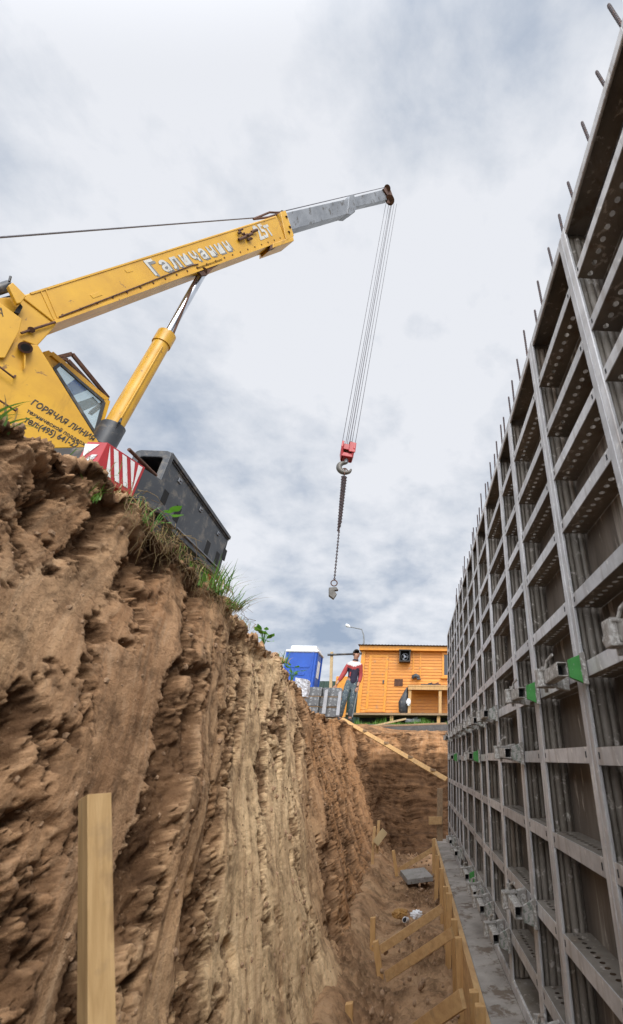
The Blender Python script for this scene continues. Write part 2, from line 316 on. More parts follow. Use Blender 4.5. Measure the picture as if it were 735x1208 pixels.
CTRL = np.array([  # crest x, y, z; foot x, y
 (-1.40, -2.0, .97, -.40, -2.0), (-1.40, 1.2, .95, -.40, 1.2), (-1.40, 1.6, 1.13, -.40, 1.6), (-1.38, 2.1, 1.10, -.40, 2.1), (-1.42, 2.8, .99, -.40, 2.8), (-1.42, 3.3, .99, -.40, 3.3), (-1.50, 4.5, .95, -.40, 4.5), (-1.60, 6.0, .91, -.40, 6.0), (-1.85, 8.0, .82, -.40, 7.9),
 (-1.95, 9.6, .75, -.38, 9.2), (-1.55, 10.9, .73, -.30, 9.9), (-1.0, 11.8, .53, -.05, 10.4), (0, 12.2, .56, .30, 10.6), (1.0, 12.2, .58, 1.0, 10.6), (4.0, 12.2, .6, 4.0, 10.6)])
def make_bank():
    t = np.concatenate([[0], np.cumsum(np.hypot(np.diff(CTRL[:, 0]), np.diff(CTRL[:, 1])))]); tt = np.linspace(0, t[-1], 4000)
    ker = np.exp(-np.linspace(-2.5, 2.5, 91)**2); ker /= ker.sum()
    C = np.stack([np.convolve(np.pad(np.interp(tt, t, CTRL[:, k]), 45, mode='reflect', reflect_type='odd'), ker, 'valid') for k in range(5)])
    ss = [0.0]
    while ss[-1] < t[-1]-.05: yv = abs(ss[-1]-2.0); ss.append(ss[-1] + (max(.0062, .0056*yv) if ss[-1] > 2.5 else .03))
    ss = np.array(ss); cx, cy, cz, fx, fy = [np.interp(ss, tt, C[k]) for k in range(5)]
    tx, ty = np.gradient(cx), np.gradient(cy); ln = np.hypot(tx, ty); ox, oy = -ty/ln, tx/ln
    s = ss - 2.0; arc = sstep(10.4, 13.2, s)
    cx = cx + (.05*perlin(s*1.3, s*0+3.3, s*0) + .03*perlin(s*4, s*0+8.3, s*0))*ox; cz = cz + .035*perlin(s*1.7, s*0+1.2, s*0) + .025*perlin(s*5.3, s*0+4.2, s*0)
    t_in = np.concatenate([np.linspace(0, 1, 470)[1:], 1 + np.linspace(0, .12, 14)[1:]]); t_out = -np.concatenate([np.linspace(0, .5, 60), .5 + (np.linspace(0, 1, 46)[1:]**1.5)*4.0])[::-1]
    T = np.concatenate([t_out, t_in])[:, None]; ti = np.clip(T, 0, 2); to = np.clip(-T, 0, 9)
    prof = np.where(ti < .86, ti*.93, .8 + (ti-.86)*1.43)
    X = cx + (fx-cx)*prof + ox*to; Y = cy + (fy-cy)*prof + oy*to
    Zs = cz + (-1.62 - cz)*np.minimum(ti, 1.02); Zo = cz + (gz(X, Y) - .03 - .15*sstep(-1.3, -.4, X)*sstep(17, 15.2, Y) - cz)*sstep(0, 2.6, to); Z = np.where(T <= 0, Zo, Zs)
    # tool marks run down the slope and towards the camera
    S = np.broadcast_to(s, X.shape); U = S - .62*(Z - 1.0)*(1-arc)*np.where(T > 0, 1, 0); V = np.broadcast_to(np.where(T > 0, T*2.84, T), X.shape)
    P = np.stack([X, Y, Z], -1); du = np.gradient(P, axis=1); dv = np.gradient(P, axis=0); nrm = np.cross(dv, du); nrm /= np.linalg.norm(nrm, axis=-1)[..., None] + 1e-9
    nrm *= np.sign(nrm[len(t_out)+200, 200, 0])
    slope = sstep(-.03, .05, T) * (1 - .6*sstep(.93, 1.0, T)); z0 = S*0
    wob = .10*fbm(X*1.3, Y*1.3, Z*1.3, 2); Uw = U + wob
    big = .085*perlin(Uw*.8, V*.45, z0+2.2) + .06*perlin(X*1.7, Y*1.7, Z*1.7)
    f0 = fbm(X*6, Y*6, Z*6, 6, .62); f1 = fbm(X*19, Y*19, Z*19, 5, .68); f2 = fbm(X*55, Y*55, Z*55, 3, .7)
    g1 = perlin(Uw*3.0, V*.30, z0); g2 = perlin(Uw*8.0, V*.42, z0+7.7); g3 = perlin(Uw*22, V*.5, z0+3.1); g4 = perlin(Uw*55, V*.9, z0+1.1)
    # crust left by the bucket (smooth, striped) against places where it has broken away (lower, crumbly)
    bandm = np.exp(-((Uw-5.0)/1.25)**2); k1 = .42*bandm - .08 - .16*sstep(3.4, 2.2, Uw) + perlin(Uw*2.3, V*.75, z0+11.) + .55*perlin(Uw*6.5, V*1.7, z0+12) + .30*f0 + .14*f1
    crust = sstep(-.16, .08, k1 + .10); deep = sstep(.10, .6, -k1)
    tm = (.3+.7*sstep(-.25, .3, perlin(U*.9, V*.35, z0+41.)))*(1-.55*np.exp(-((Uw-4.6)/1.3)**2)); calm = 1-.45*np.exp(-((Uw-4.6)/1.3)**2)
    tool = tm*(.055*(.30-np.abs(g1)) + .018*(.3-np.abs(g2))*1.5) + crust*(.0045*g3 + .0015*g4)
    rub = (1-crust)*(.024*f0 + .0068*f1 + .0018*f2) + crust*(.006*f0 + .0016*f1 + .0006*f2)
    step = (.026*crust - .045*deep)*calm
    pk = perlin(X*4.2+9, Y*4.2, Z*3.4)+.32*f0; holes = -.085*sstep(.36, .62, pk)*(.4+.6*(1-crust)) - .020*sstep(.26, .46, perlin(X*9+3, Y*9, Z*7)+.25*f1)*(1-crust)
    lay = (.07*perlin(X*.6, Y*.6, Z*6.5) + .035*perlin(X*1.6, Y*1.6, Z*15))*sstep(.05, .6, arc) + arc*(.10*np.exp(-((T-.16)/.09)**2) - .34*sstep(.22, .40, T)*sstep(1.0, .75, T))*(.8+.5*perlin(X*1.2, Y*1.2, z0))
    D = slope*(big + tool*(1-.7*arc) + holes*(1-.4*arc) + lay + step) + (1-slope)*(.03*f0+.008*f1) + slope*rub + .0008*f2
    edge = np.exp(-((T)/.05)**2); D = D + edge*(.045*f0 + .014*f1)
    D = D - .05*slope
    P = P + nrm*D[..., None]
    # kinds of soil, and where the earth is set darker
    low = sstep(.5, .85, T)
    band = np.exp(-((Uw-4.9)/1.3)**2); sand = np.clip(1.25*band*sstep(-.02, .06, T) + .75*low*np.exp(-((S-3.3)/1.7)**2) + .35*perlin(Uw*1.3, V*.5, z0+5), 0, 1)
    red = np.clip(sstep(5.9, 7.4, Uw)*(.85+.5*perlin(X*1.5, Y*1.5, Z*2.5)), 0, 1)
    crisp = sstep(-.05, .03, k1 + .10 + .2*f1 + .12*perlin(X*30, Y*30, Z*30))
    darkmask = np.clip((1-crisp)*.72 + .22*sstep(3.6, 2.4, Uw+.5*f0) + .3*deep + .8*sstep(.16, .5, T+.1*perlin(X*2, Y*2, Z*5))*sstep(.1, .5, arc) + .3*sstep(.6, 1, T)*sstep(6.5, 8.5, S), 0, 1)  # darker in broken and deep spots, at left, and low on the end wall
    end_dark = np.clip(sstep(.12, .34, T + .10*perlin(X*1.4, Y*1.4, Z*3))*sstep(.15, .6, arc)*(.85+.3*perlin(X*.8, Y*.8, Z*9)), 0, 1)  # end wall set much darker below its lip
    soil = np.stack([sand*(1-.8*red), red, darkmask, end_dark], -1)
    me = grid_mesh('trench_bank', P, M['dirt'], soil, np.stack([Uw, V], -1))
    return tag(link_mesh('trench_bank', me), kind='structure'), P, T, len(t_out)
bank, BP, BT, B0 = make_bank()
def bank_at(px, py):
    """bank surface point seen at that photo pixel"""
    Q = BP[::2, ::2].reshape(-1, 3); d = ray(px, py).normalized(); d = np.array(d)
    t = Q @ d; k = np.linalg.norm(Q - t[:, None]*d, axis=1) / np.maximum(t, .2); k[t < .4] = 9
    j = np.where(k < k.min()*1.5 + .004)[0]; j = j[np.argmin(t[j])]
    return Vector(Q[j])

def make_floor():
    ys = np.concatenate([np.arange(-2, 2.5, .03), np.arange(2.5, 11.4, .016)]); xs = np.arange(-1.1, 1.7, .014)
    X, Y = np.meshgrid(xs, ys); a = fbm(X*2.2, Y*2.2, X*0, 4, .55); b_ = np.abs(fbm(X*9, Y*9, X*0+4, 4, .62)); c = fbm(X*30, Y*30, X*0+4, 3, .6)
    m = sstep(-.1, .4, perlin(X*1.4, Y*1.1, X*0+6)+.1)
    Z = -1.62 + .05*a + .05*m*(b_+.5*c) + .010*c + .20*np.exp(-((X+.55)/.20)**2)
    soil = np.stack([.25+.3*perlin(X*2, Y*2, X*0), -.0+.12*sstep(5.5, 8.5, Y)+0*X, .42+.45*m*sstep(-.1, .3, c+b_)], -1).clip(0, 1)
    me = grid_mesh('trench_floor', np.stack([X, Y, Z], -1), M['dirt'], soil, np.stack([Y*.3, X*.6], -1))
    return tag(link_mesh('trench_floor', me), kind='structure')
make_floor()

# wide ground sheet with the excavation left open
def make_ground():
    mb = MB(); xs = [-900, -220, -60, -25, -12, -6.5, -3.6, 3.3, 6, 12, 25, 60, 220, 900]; ys = [-300, -60, -20, -8, -1.9, 2, 6, 9, 13.0, 14, 15, 16, 17, 18, 22, 30, 60, 200, 900]
    idx = {}
    for j, y in enumerate(ys):
        for i, x in enumerate(xs): idx[i, j] = len(mb.v); mb.v.append((x, y, float(gz(x, y))))
    for j in range(len(ys)-1):
        for i in range(len(xs)-1):
            if -3.6 <= xs[i] and xs[i+1] <= 3.3 and -1.9 <= ys[j] and ys[j+1] <= 16.0: continue
            mb.f.append((idx[i,j], idx[i+1,j], idx[i+1,j+1], idx[i,j+1])); mb.m.append(0); mb.sm.append(True)
    return tag(mb.build('ground', M['ground']), kind='structure')
make_ground()
# right-hand side of the cut, behind the formwork
def make_right_bank():
    ys = np.arange(-2, 12.4, .09); t = np.linspace(0, 1, 50); Tt, Y = np.meshgrid(t, ys); X = 1.7 + 1.9*Tt; Z = -1.65 + 2.75*np.clip(Tt*1.25, 0, 1)
    D = .1*fbm(X*1.5, Y*1.5, Z*1.5, 5, .6); P = np.stack([X - D, Y, Z + D*.4], -1)
    me = grid_mesh('trench_bank_back', P, M['dirt'], np.stack([.3+0*X, .2+0*X, .2+0*X], -1), np.stack([Y, Tt*3], -1))
    tag(link_mesh('trench_bank_back', me), kind='structure')
make_right_bank()
pth = MB(); pth.box((-9, 15.0, .6), (14, 16.2, ony(480, 854.5, 15).z)); tag(pth.build('path', M['asph'], bevel=.02), kind='structure')

# ------------------------------------------------------------------ formwork wall
WX = .65; ZB, ZT = -1.215, 2.225
RIBZ = [1.84, 1.49, 1.205, .92, .575, .30, .01, -.315, -.655, -.96]
JOINT = [-.30, .36, 1.10, 1.74, 2.43, 2.89, 3.66, 4.28, 4.70, 5.29, 5.90, 6.45, 6.90, 7.32, 7.90, 8.36, 8.92]
def holed(mb, x0, x1, y0, y1, z, xc, r, pitch, mi=0):
    n = max(1, int((y1-y0)/pitch)); st = (y1-y0)/n
    for k in range(n):
        a, b = y0+k*st, y0+(k+1)*st; m = (a+b)/2
        outer = [(x0,a),(xc,a),(x1,a),(x1,m),(x1,b),(xc,b),(x0,b),(x0,m)]
        an = [math.atan2(-.7,-.7), -math.pi/2, -math.pi/4, 0, math.pi/4, math.pi/2, 3*math.pi/4, math.pi]
        vs = [(p[0], p[1], z) for p in outer] + [(xc+r*math.cos(q), m+r*math.sin(q), z) for q in an]
        mb.add(vs, [(i, (i+1)%8, 8+(i+1)%8, 8+i) for i in range(8)], mi)
RIBMESH = {}
def rib_mesh(w, hi):
    if (w, hi) in RIBMESH: return RIBMESH[w, hi]
    mb = MB(); y0, y1 = .042, w-.042; h = .027
    mb.box((.002, y0, -h), (.006, y1, h))
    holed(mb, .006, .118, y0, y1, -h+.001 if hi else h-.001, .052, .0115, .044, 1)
    for y in (y0+.022, y1-.022):                                   # slotted nail holes at both ends
        mb.box((.0005, y-.004, -.009), (.003, y+.004, .012), 2)
    o = mb.build('cross_rib', [M['steel'], M['steelin'], M['blackslot']]); RIBMESH[w, hi] = o.data; bpy.data.objects.remove(o); return RIBMESH[w, hi]
PANELNOTE = {0: 'out of which only a corner shows at the top right edge of the photo', }
ORD = ['first', 'second', 'third', 'fourth', 'fifth', 'sixth', 'seventh', 'eighth', 'ninth', 'tenth', 'eleventh', 'twelfth', 'thirteenth', 'fourteenth', 'fifteenth', 'sixteenth', 'seventeenth', 'eighteenth', 'nineteenth', 'twentieth',
       'twenty-first', 'twenty-second', 'twenty-third', 'twenty-fourth', 'twenty-fifth', 'twenty-sixth', 'twenty-seventh', 'twenty-eighth', 'twenty-ninth', 'thirtieth', 'thirty-first', 'thirty-second', 'thirty-third', 'thirty-fourth', 'thirty-fifth', 'thirty-sixth', 'thirty-seventh', 'thirty-eighth', 'thirty-ninth', 'fortieth']
def make_panel(k):
    y0, y1 = JOINT[k]+.0015, JOINT[k+1]-.0015; w = round(y1-y0, 3)
    e = empty('steel_formwork', (WX, y0, 0)); np_ = len(JOINT)-1
    lab = ('grey steel formwork panel nearest the camera, at the right edge' if k == 0 else 'grey steel formwork panel ending the row, farthest from the camera' if k == np_-1
           else f'grey steel formwork panel, {ORD[k]} in the row counting from the right edge')
    tag(e, lab, 'formwork', 'steel formwork panels along the trench')
    fr = MB()
    for a, sg in ((0, 1), (w, -1)):
        def yy(q): return a + sg*q
        def bx(x0, x1, q0, q1, mi=0): fr.box((x0, min(yy(q0), yy(q1)), ZB), (x1, max(yy(q0), yy(q1)), ZT), mi)
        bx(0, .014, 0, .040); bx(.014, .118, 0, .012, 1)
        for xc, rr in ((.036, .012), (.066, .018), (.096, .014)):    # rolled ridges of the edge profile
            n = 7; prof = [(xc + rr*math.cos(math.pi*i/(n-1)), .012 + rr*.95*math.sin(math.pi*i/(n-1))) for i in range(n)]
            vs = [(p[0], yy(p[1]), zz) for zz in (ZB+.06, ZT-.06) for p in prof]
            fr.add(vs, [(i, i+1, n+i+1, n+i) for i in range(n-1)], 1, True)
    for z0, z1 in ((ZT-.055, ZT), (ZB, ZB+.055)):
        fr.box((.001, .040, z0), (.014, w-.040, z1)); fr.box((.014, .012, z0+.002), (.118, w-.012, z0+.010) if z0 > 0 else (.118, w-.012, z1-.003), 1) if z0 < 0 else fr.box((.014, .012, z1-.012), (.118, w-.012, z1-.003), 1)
    fr.build('frame', [M['steel'], M['steelin']], e, bevel=.003, seg=1)
    for z in RIBZ:
        o = link_mesh('cross_rib', rib_mesh(w, z > .1), e); o.location = (0, 0, z + random.uniform(-.006, .006))
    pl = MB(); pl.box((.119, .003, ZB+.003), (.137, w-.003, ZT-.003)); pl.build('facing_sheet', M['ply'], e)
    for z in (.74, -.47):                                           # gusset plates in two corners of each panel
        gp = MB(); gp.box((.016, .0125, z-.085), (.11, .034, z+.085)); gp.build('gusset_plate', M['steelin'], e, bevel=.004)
for k in range(len(JOINT)-1): make_panel(k)

def make_clamp(mat_jaw, note):
    e = empty('formwork_clamp'); tag(e, note, 'clamp', 'formwork clamps across the panel joints')
    b = MB(); b.box((-.150, -.065, -.032), (-.092, .235, -.027)); b.box((-.150, -.065, .027), (-.092, .235, .032)); b.box((-.150, -.065, -.027), (-.145, .235, .027)); b.box((-.097, -.065, -.027), (-.092, .235, .027)); b.box((-.145, .0, -.027), (-.097, .004, .027), 1)
    b.build('clamp_bar', [M['clamp'], M['blackslot']], e, bevel=.003)
    j = MB(); j.prism([(-.0915, -.082, -.040), (-.0915, -.082, .040), (-.003, -.082, .072), (-.003, -.082, -.072)], (0, .016, 0))
    j.prism([(-.028, -.098, -.070), (-.028, -.098, .070), (-.003, -.098, .074), (-.003, -.098, -.074)], (0, .0155, 0), 1); j.build('fixed_jaw', [mat_jaw, M['clamp']], e, bevel=.002)
    s = MB(); s.box((-.175, .145, -.045), (-.078, .205, -.033)); s.box((-.175, .145, .033), (-.078, .205, .045)); s.box((-.188, .15, -.045), (-.151, .20, .045)); s.prism([(-.077, .155, -.05), (-.077, .155, .05), (-.003, .155, .062), (-.003, .155, -.062)], (0, .03, 0))
    s.tube([(-.12, .24, .0), (-.12, .30, .005)], .022, 8); s.build('sliding_jaw', M['clamp'], e, bevel=.004)
    w = MB(); w.prism([(-.130, .212, -.062), (-.112, .212, -.062), (-.104, .218, .070), (-.138, .218, .070)], (0, .014, 0)); w.tube([(-.121, .219, .03), (-.12, .16, .085), (-.105, .10, .105)], .0085, 6); w.build('wedge_pin', M['clamp'], e, bevel=.002)
    return e
P_g = make_clamp(M['green'], 'x'); P_d = make_clamp(M['greendull'], 'x')
clamps = [  # joint index, z, jaw, label
 (2, .29, 'g', 'formwork clamp with pale bar cut by the right edge, middle row'),
 (3, .295, 'g', 'large clamp with bright green jaw, nearest full one in the middle row'),
 (4, .30, 'g', 'formwork clamp with bright green jaw, second full one in the middle row'),
 (5, .03, 'd', 'dusty grey-green clamp on the rail just below the middle row, largest there'),
 (6, .30, 'd', 'formwork clamp third from the near end of the middle row, dusty jaw'),
 (7, .30, 'd', 'formwork clamp fourth from the near end of the middle row'),
 (8, .30, 'd', 'formwork clamp fifth from the near end of the middle row'),
 (9, .30, 'd', 'formwork clamp sixth from the near end of the middle row'),
 (10, .30, 'd', 'formwork clamp seventh from the near end of the middle row'),
 (11, .30, 'd', 'formwork clamp eighth from the near end of the middle row'),
 (12, .30, 'd', 'formwork clamp ninth from the near end of the middle row'),
 (14, .30, 'd', 'formwork clamp at the far end of the middle row'),
 (8, .02, 'g', 'small green-jawed clamp on the rail under the middle row, nearer of two'),
 (12, .02, 'g', 'small green-jawed clamp at the far end under the middle row'),
 (2, -1.02, 'd', 'mortar-splashed clamp at the bottom edge of the photo, largest of the low row'),
 (3, -1.02, 'd', 'mortar-splashed clamp on the low row, second from the camera'),
 (4, -.99, 'd', 'mortar-splashed clamp on the low row, third from the camera'),
 (5, -.67, 'd', 'dusty green-jawed clamp one rail above the low row of clamps'),
 (6, -.98, 'd', 'mortar-splashed clamp on the low row, fourth from the camera'),
 (7, -.98, 'd', 'mortar-splashed clamp on the low row, fifth from the camera'),
 (8, -.98, 'd', 'mortar-splashed clamp on the low row, sixth from the camera'),
 (9, -.98, 'g', 'low-row clamp with a bit of bright green jaw, far along the footing'),
 (11, -.98, 'd', 'mortar-splashed clamp on the low row, second from the far end'),
 (13, -.98, 'd', 'mortar-splashed clamp at the far end of the low row')]
ug = ud = False
for ji, z, kind, lab in clamps:
    if kind == 'g': c = copy_tree(P_g) if ug else P_g; ug = True
    else: c = copy_tree(P_d) if ud else P_d; ud = True
    c.location = (WX-.001, JOINT[ji]+random.uniform(-.02, .02)-(.13 if (ji == 2 and z > 0) else 0), z); c['label'] = lab
    c.rotation_euler = (random.uniform(-.05, .05), 0, 0); c.scale = (.72, .86, .80)

# starter bars standing up behind the formwork
y = .505; k = 0; RX = .84
rb = MB(); rb.tube([(0, 0, -3.2), (0, 0, 0)], .008, 8)
for i in range(40): rb.ring((0, 0, -.02-.024*i), (0.15, 0, 1), .008, .0016, 8, 4)
rb0 = rb.build('rebar_rod', M['rebar']); first = True
while y < 8.9:
    o = rb0 if first else rb0.copy()
    if not first: COL.objects.link(o)
    first = False
    o.location = (RX+random.uniform(-.02, .02), y, 3.10+random.uniform(-.09, .08)-.006*y); o.rotation_euler = (random.uniform(-.02, .02), random.uniform(-.02, .02), 0)
    tag(o, f'thin dark rebar tip above the formwork top edge, {ORD[k]} from the near end' if k < 40 else 'thin dark rebar tip at the far end of the formwork top edge', 'rebar', 'rebar tips above the formwork')
    y += .232+random.uniform(-.03, .03); k += 1
# ------------------------------------------------------------------ footing and its timber form
ft = MB(); ft.box((.462, -1.6, -1.9), (1.5, 9.35, -1.222))
fo = ft.build('concrete_footing', M['conc'], bevel=.006); tag(fo, 'rough grey concrete footing ledge under the formwork wall', 'footing')
edges = [(-1.2, 2.1), (2.105, 5.6), (5.605, 9.33)]
for (a, b), lab in zip(edges, ('edge board of the footing form, nearest length at the bottom of the photo', 'edge board of the footing form, middle length beside two braces', 'edge board of the footing form, far length')):
    q = MB(); q.box((.418, a, -1.56), (.458, b, -1.205)); o = q.build('form_board', M['woody'], bevel=.003)
    tag(o, lab, 'board', 'edge boards of the footing form'); o.rotation_euler = (0, 0, 0)
def stake(px_top, X, ztop, lab, h=.75, w=.05, lean=(0, 0), Y=None, mat='woodx', grp='stakes along the footing form'):
    y = Y if Y is not None else onx(px_top[0], px_top[1], X).y
    q = MB(); q.bar((lean[0]*h*-1, lean[1]*h*-1, -h), (0, 0, 0), w, w*.9, (0, 1, 0)); o = q.build('timber_stake', M[mat], bevel=.002); o.location = (X, y, ztop)
    return tag(o, lab, 'stake', grp)
LS = [(3.15, 'thick timber stake against the footing board at the bottom of the photo'), (3.42, 'timber stake right behind the nearest one on the footing board'), (4.35, 'timber stake where the nearer of the two middle braces ends'),
      (4.72, 'timber stake just beyond the nearer middle brace'), (5.25, 'timber stake where the farther middle brace ends'), (5.75, 'timber stake beyond the two middle braces, first of the far ones'), (6.5, 'timber stake beyond the two middle braces, second of the far ones'),
      (7.4, 'timber stake beyond the two middle braces, third of the far ones'), (8.6, 'timber stake holding the brace at the far end of the footing')]
for y, lab in LS: stake(None, .389, -1.14+random.uniform(-.03, .06), lab, .65, .052, (random.uniform(-.04, .04), random.uniform(-.05, .05)), y)
def floor_pt(px, py, z=-1.5): return onz(px, py, z)
bs = [((440, 1082), (439.5, 1120), 'thin timber stake on the bank side, farther of the pair holding the middle braces'), ((443, 1110), (448, 1147), 'timber stake on the bank side, nearer of the pair holding the middle braces'),
      ((464, 1003), (468, 1032), 'timber stake on the bank side at the far brace'), ((412, 1183), (412, 1214), 'timber stake top poking up at the bottom edge below the bank')]
bsl = []
for (tx, ty), (bx_, by), lab in bs:
    b = onz(bx_, by, -1.58); d = ray(tx, ty); k = b.y/d.y; tp = d*k
    q = MB(); q.bar(b - tp + (b-tp)*.35, (0, 0, 0), .05, .045, (0, 1, 0)); o = q.build('timber_stake', M['woodx'], bevel=.002); o.location = tp
    tag(o, lab, 'stake', 'stakes on the bank side of the footing'); bsl.append(tp)
def brace(p0, X0, p1, X1, lab, w=.10, mat='woody'):
    a = onx(*p0, X0); b = onx(*p1, X1); q = MB(); q.bar((0, 0, 0), b-a, .026, w, (0, 0, 1)); o = q.build('brace_board', M[mat], bevel=.002); o.location = a
    return tag(o, lab, 'brace', 'diagonal braces of the footing form')
def brace_y(p0, y0, p1, y1, lab, w=.065, mat='woody'):
    a = ony(*p0, y0); b = ony(*p1, y1); q = MB(); q.bar((0, 0, 0), b-a, .026, w, (0, 0, 1)); o = q.build('brace_board', M[mat], bevel=.002); o.location = a
    return tag(o, lab, 'brace', 'diagonal braces of the footing form')
brace_y((449, 1120), 5.45, (522, 1071), 5.32, 'sloping brace board, farther of the two in the middle of the trench')
brace_y((456, 1152), 4.85, (534, 1100), 4.42, 'sloping brace board, nearer of the two in the middle of the trench')
brace_y((484, 1222), 3.7, (546, 1178), 3.22, 'sloping brace board at the bottom edge of the photo', .075)
brace_y((470, 1027), 8.9, (514, 1000), 8.65, 'sloping brace board at the far end of the trench')
# near stake leaning beside the camera
T_ = ray(112, 944)*1.0; B_ = ray(114, 1208)*.85; d_ = (B_-T_).normalized()
q = MB(); q.prism([(-.0235, -.0235, .0), (.0235, -.0235, .012), (.0235, .0235, .016), (-.0235, .0235, .004)], (0, 0, -1.5)); o = q.build('timber_stake', M['stake'], bevel=.0012)
zz_ = -d_; sd_ = (ray(100, 950)*-1 + c_R*1.0); xx_ = sd_.cross(zz_).normalized(); yy_ = zz_.cross(xx_)
o.matrix_world = Matrix.Translation(T_) @ Matrix((xx_, yy_, zz_)).transposed().to_4x4()
tag(o, 'large pale square timber stake in front of the bank at lower left', 'stake')
# far boards: long diagonal board, post with cross piece, stake pair by the far left bank
a = ony(403, 848, 11.6); b = ony(527, 920, 9.0); q = MB(); q.bar((0, 0, 0), b-a, .085, .028, (0, -1, .6)); o = q.build('long_board', M['woodx'], bevel=.002); o.location = a
tag(o, 'long pale board lying diagonally from the far bank down to the formwork', 'board')
for f in (.28, .5, .72, .9):
    q = MB(); q.bar((-.05, 0, 0), (.05, .01, -.02), .05, .035); o = q.build('timber_offcut', M['woodold'], bevel=.002); o.location = a + (b-a)*f + Vector((0, -.02, .045))
    tag(o, f'short cleat nailed on the long diagonal board, {ORD[int(f*4.4)-1 if f > .3 else 0]} from its upper end', 'cleat', 'cleats on the long diagonal board')
t_ = ony(519, 930, 9.15); q = MB(); q.bar((0, 0, -1.5), (0, 0, 0), .10, .05, (0, 1, 0)); o = q.build('timber_post', M['woodold'], bevel=.003); o.location = t_; tag(o, 'wide upright board post at the far end of the formwork', 'post')
t_ = ony(514.5, 968, 9.05); q = MB(); q.bar((-.13, 0, 0), (.10, 0, 0), .03, .11); o = q.build('cross_board', M['woody'], bevel=.003); o.location = t_; tag(o, 'short level board fixed across the far upright post', 'board')
for (tx, ty, h, lab) in ((442, 975, .5, 'upright batten against the far left bank'), (447, 968, .42, 'second upright batten against the far left bank, slightly taller')):
    t_ = ony(tx, ty, 8.6); q = MB(); q.bar((0, 0, -h), (0, 0, 0), .045, .04, (0, 1, 0)); o = q.build('timber_batten', M['woody'], bevel=.002); o.location = t_; tag(o, lab, 'batten', 'battens against the far left bank')
t_ = ony(443, 995, 8.5); t2 = ony(454, 980, 8.5); q = MB(); q.bar((0, 0, 0), t2-t_, .03, .11, (0, 0, 1)); o = q.build('short_board', M['woodnew'], bevel=.002); o.location = t_; tag(o, 'short tilted board nailed to the battens on the far left bank', 'board')
# slab and litter on the trench floor
t_ = onz(491, 1033, -1.50); q = MB(); q.box((-.19, -.24, -.03), (.19, .24, .03)); o = q.build('paving_slab', M['slab'], bevel=.006); o.location = t_; o.rotation_euler = (.05, -.04, .25); tag(o, 'square grey paving slab lying on the trench floor', 'slab')
def lump(name, p, r, mat, lab, cat, sq=(1, 1, 1), seed=0):
    bm = bmesh.new(); bmesh.ops.create_icosphere(bm, subdivisions=3, radius=r); rr = random.Random(seed)
    for v in bm.verts:
        d = v.co.normalized(); k = 1 + .25*math.sin(d.x*7+seed) * math.sin(d.y*6+1) + .12*math.sin(d.z*13+d.x*9); v.co *= k; v.co.x *= sq[0]; v.co.y *= sq[1]; v.co.z *= sq[2]
    me = bpy.data.meshes.new(name); bm.to_mesh(me); bm.free(); me.materials.append(M[mat]); o = link_mesh(name, me); o.location = p; return tag(o, lab, cat)
lump('crumpled_rag', onz(472, 1078, -1.53), .085, 'yellowbag', 'crumpled ochre rag on the trench floor', 'litter', (1, .8, .5), 3)
q = MB(); q.tube([(0, -.04, .0), (0, .04, .01)], .026, 14); q.tube([(0, .04, .01), (0, .043, .011)], .022, 12, 1); o = q.build('paint_can', [M['whitepl'], M['blackslot']]); o.location = onz(479, 1086, -1.53); o.rotation_euler = (.2, .4, 2.9); tag(o, 'small white can with dark end lying on the trench floor', 'can')
lump('crumpled_bag', onz(491, 1079, -1.53), .075, 'whitepl', 'crumpled white plastic bag on the trench floor', 'litter', (.8, .8, .5), 8)

# ------------------------------------------------------------------ truck crane
BE = AZ + R(32); h_ = Vector((math.sin(BE), math.cos(BE), 0)); n_ = Vector((math.cos(BE), -math.sin(BE), 0)); P1 = ray(60, 362)*5.3
def pl(px, py, o=0.0):
    d = ray(px, py); return d*((P1.dot(n_)+o)/d.dot(n_))
CO = Vector((-4.5, 3.2, 1.1)); cr = empty('truck_crane', CO)
tag(cr, 'yellow truck crane with raised telescopic boom standing above the left bank', 'crane')
def cb(mb, name, mats, parent=cr, bevel=0.0, seg=2):
    off = CO if parent is not None else Vector((0, 0, 0))
    mb.v = [tuple(Vector(v) - off) for v in mb.v]; return mb.build(name, mats, parent, bevel, seg)
W = .40
# --- boom sections (side outline on the boom's near face, pushed back by the boom width)
top0, top1 = pl(30, 346), pl(326, 253.5); bot0, bot1 = pl(64, 382), pl(337, 283)
bdir = (top1-top0).normalized(); bup = (n_.cross(bdir)).normalized()
if bup.z < 0: bup = -bup
q = MB(); q.prism([pl(24, 349), pl(326, 254), pl(337, 283), pl(65, 381)], -n_*W)
boom = cb(q, 'boom_base', [M['yellow']], bevel=.012)
q = MB()                                                            # flange strips, stiffener and end collar
q.bar(pl(65, 380, .004), pl(336, 282.5, .004), .02, .03, bup); q.bar(pl(36, 346.5, .003), pl(325, 256, .003), .016, .02, bup)
for xx, yy, x2, y2 in ((48, 343, 64, 377), (54, 341.5, 68, 375)): q.bar(pl(xx, yy, .002), pl(x2, y2, .002), .012, .015, bdir)
cb(q, 'boom_flange', [M['yellow']], boom_p := cr)
q = MB(); q.prism([pl(331, 250, .03), pl(337, 248, .03), pl(347, 278, .03), pl(338, 285, .03)], -n_*(W+.06)); q.prism([pl(322, 287, .03), pl(346, 279, .03), pl(347, 284, .03), pl(322, 292.5, .03)], -n_*(W+.06))
cb(q, 'boom_collar', [M['yellow']], bevel=.01)
q = MB(); q.prism([pl(319, 289, .02), pl(325, 287, .02), pl(325, 292, .02), pl(319, 294, .02)], -n_*.1)
for a_, b_ in ((338, 256), (342, 268), (341, 274)): q.tube([pl(a_, b_, .031), pl(a_, b_, .045)], .03, 8)
cb(q, 'collar_bolt', [M['rust']])
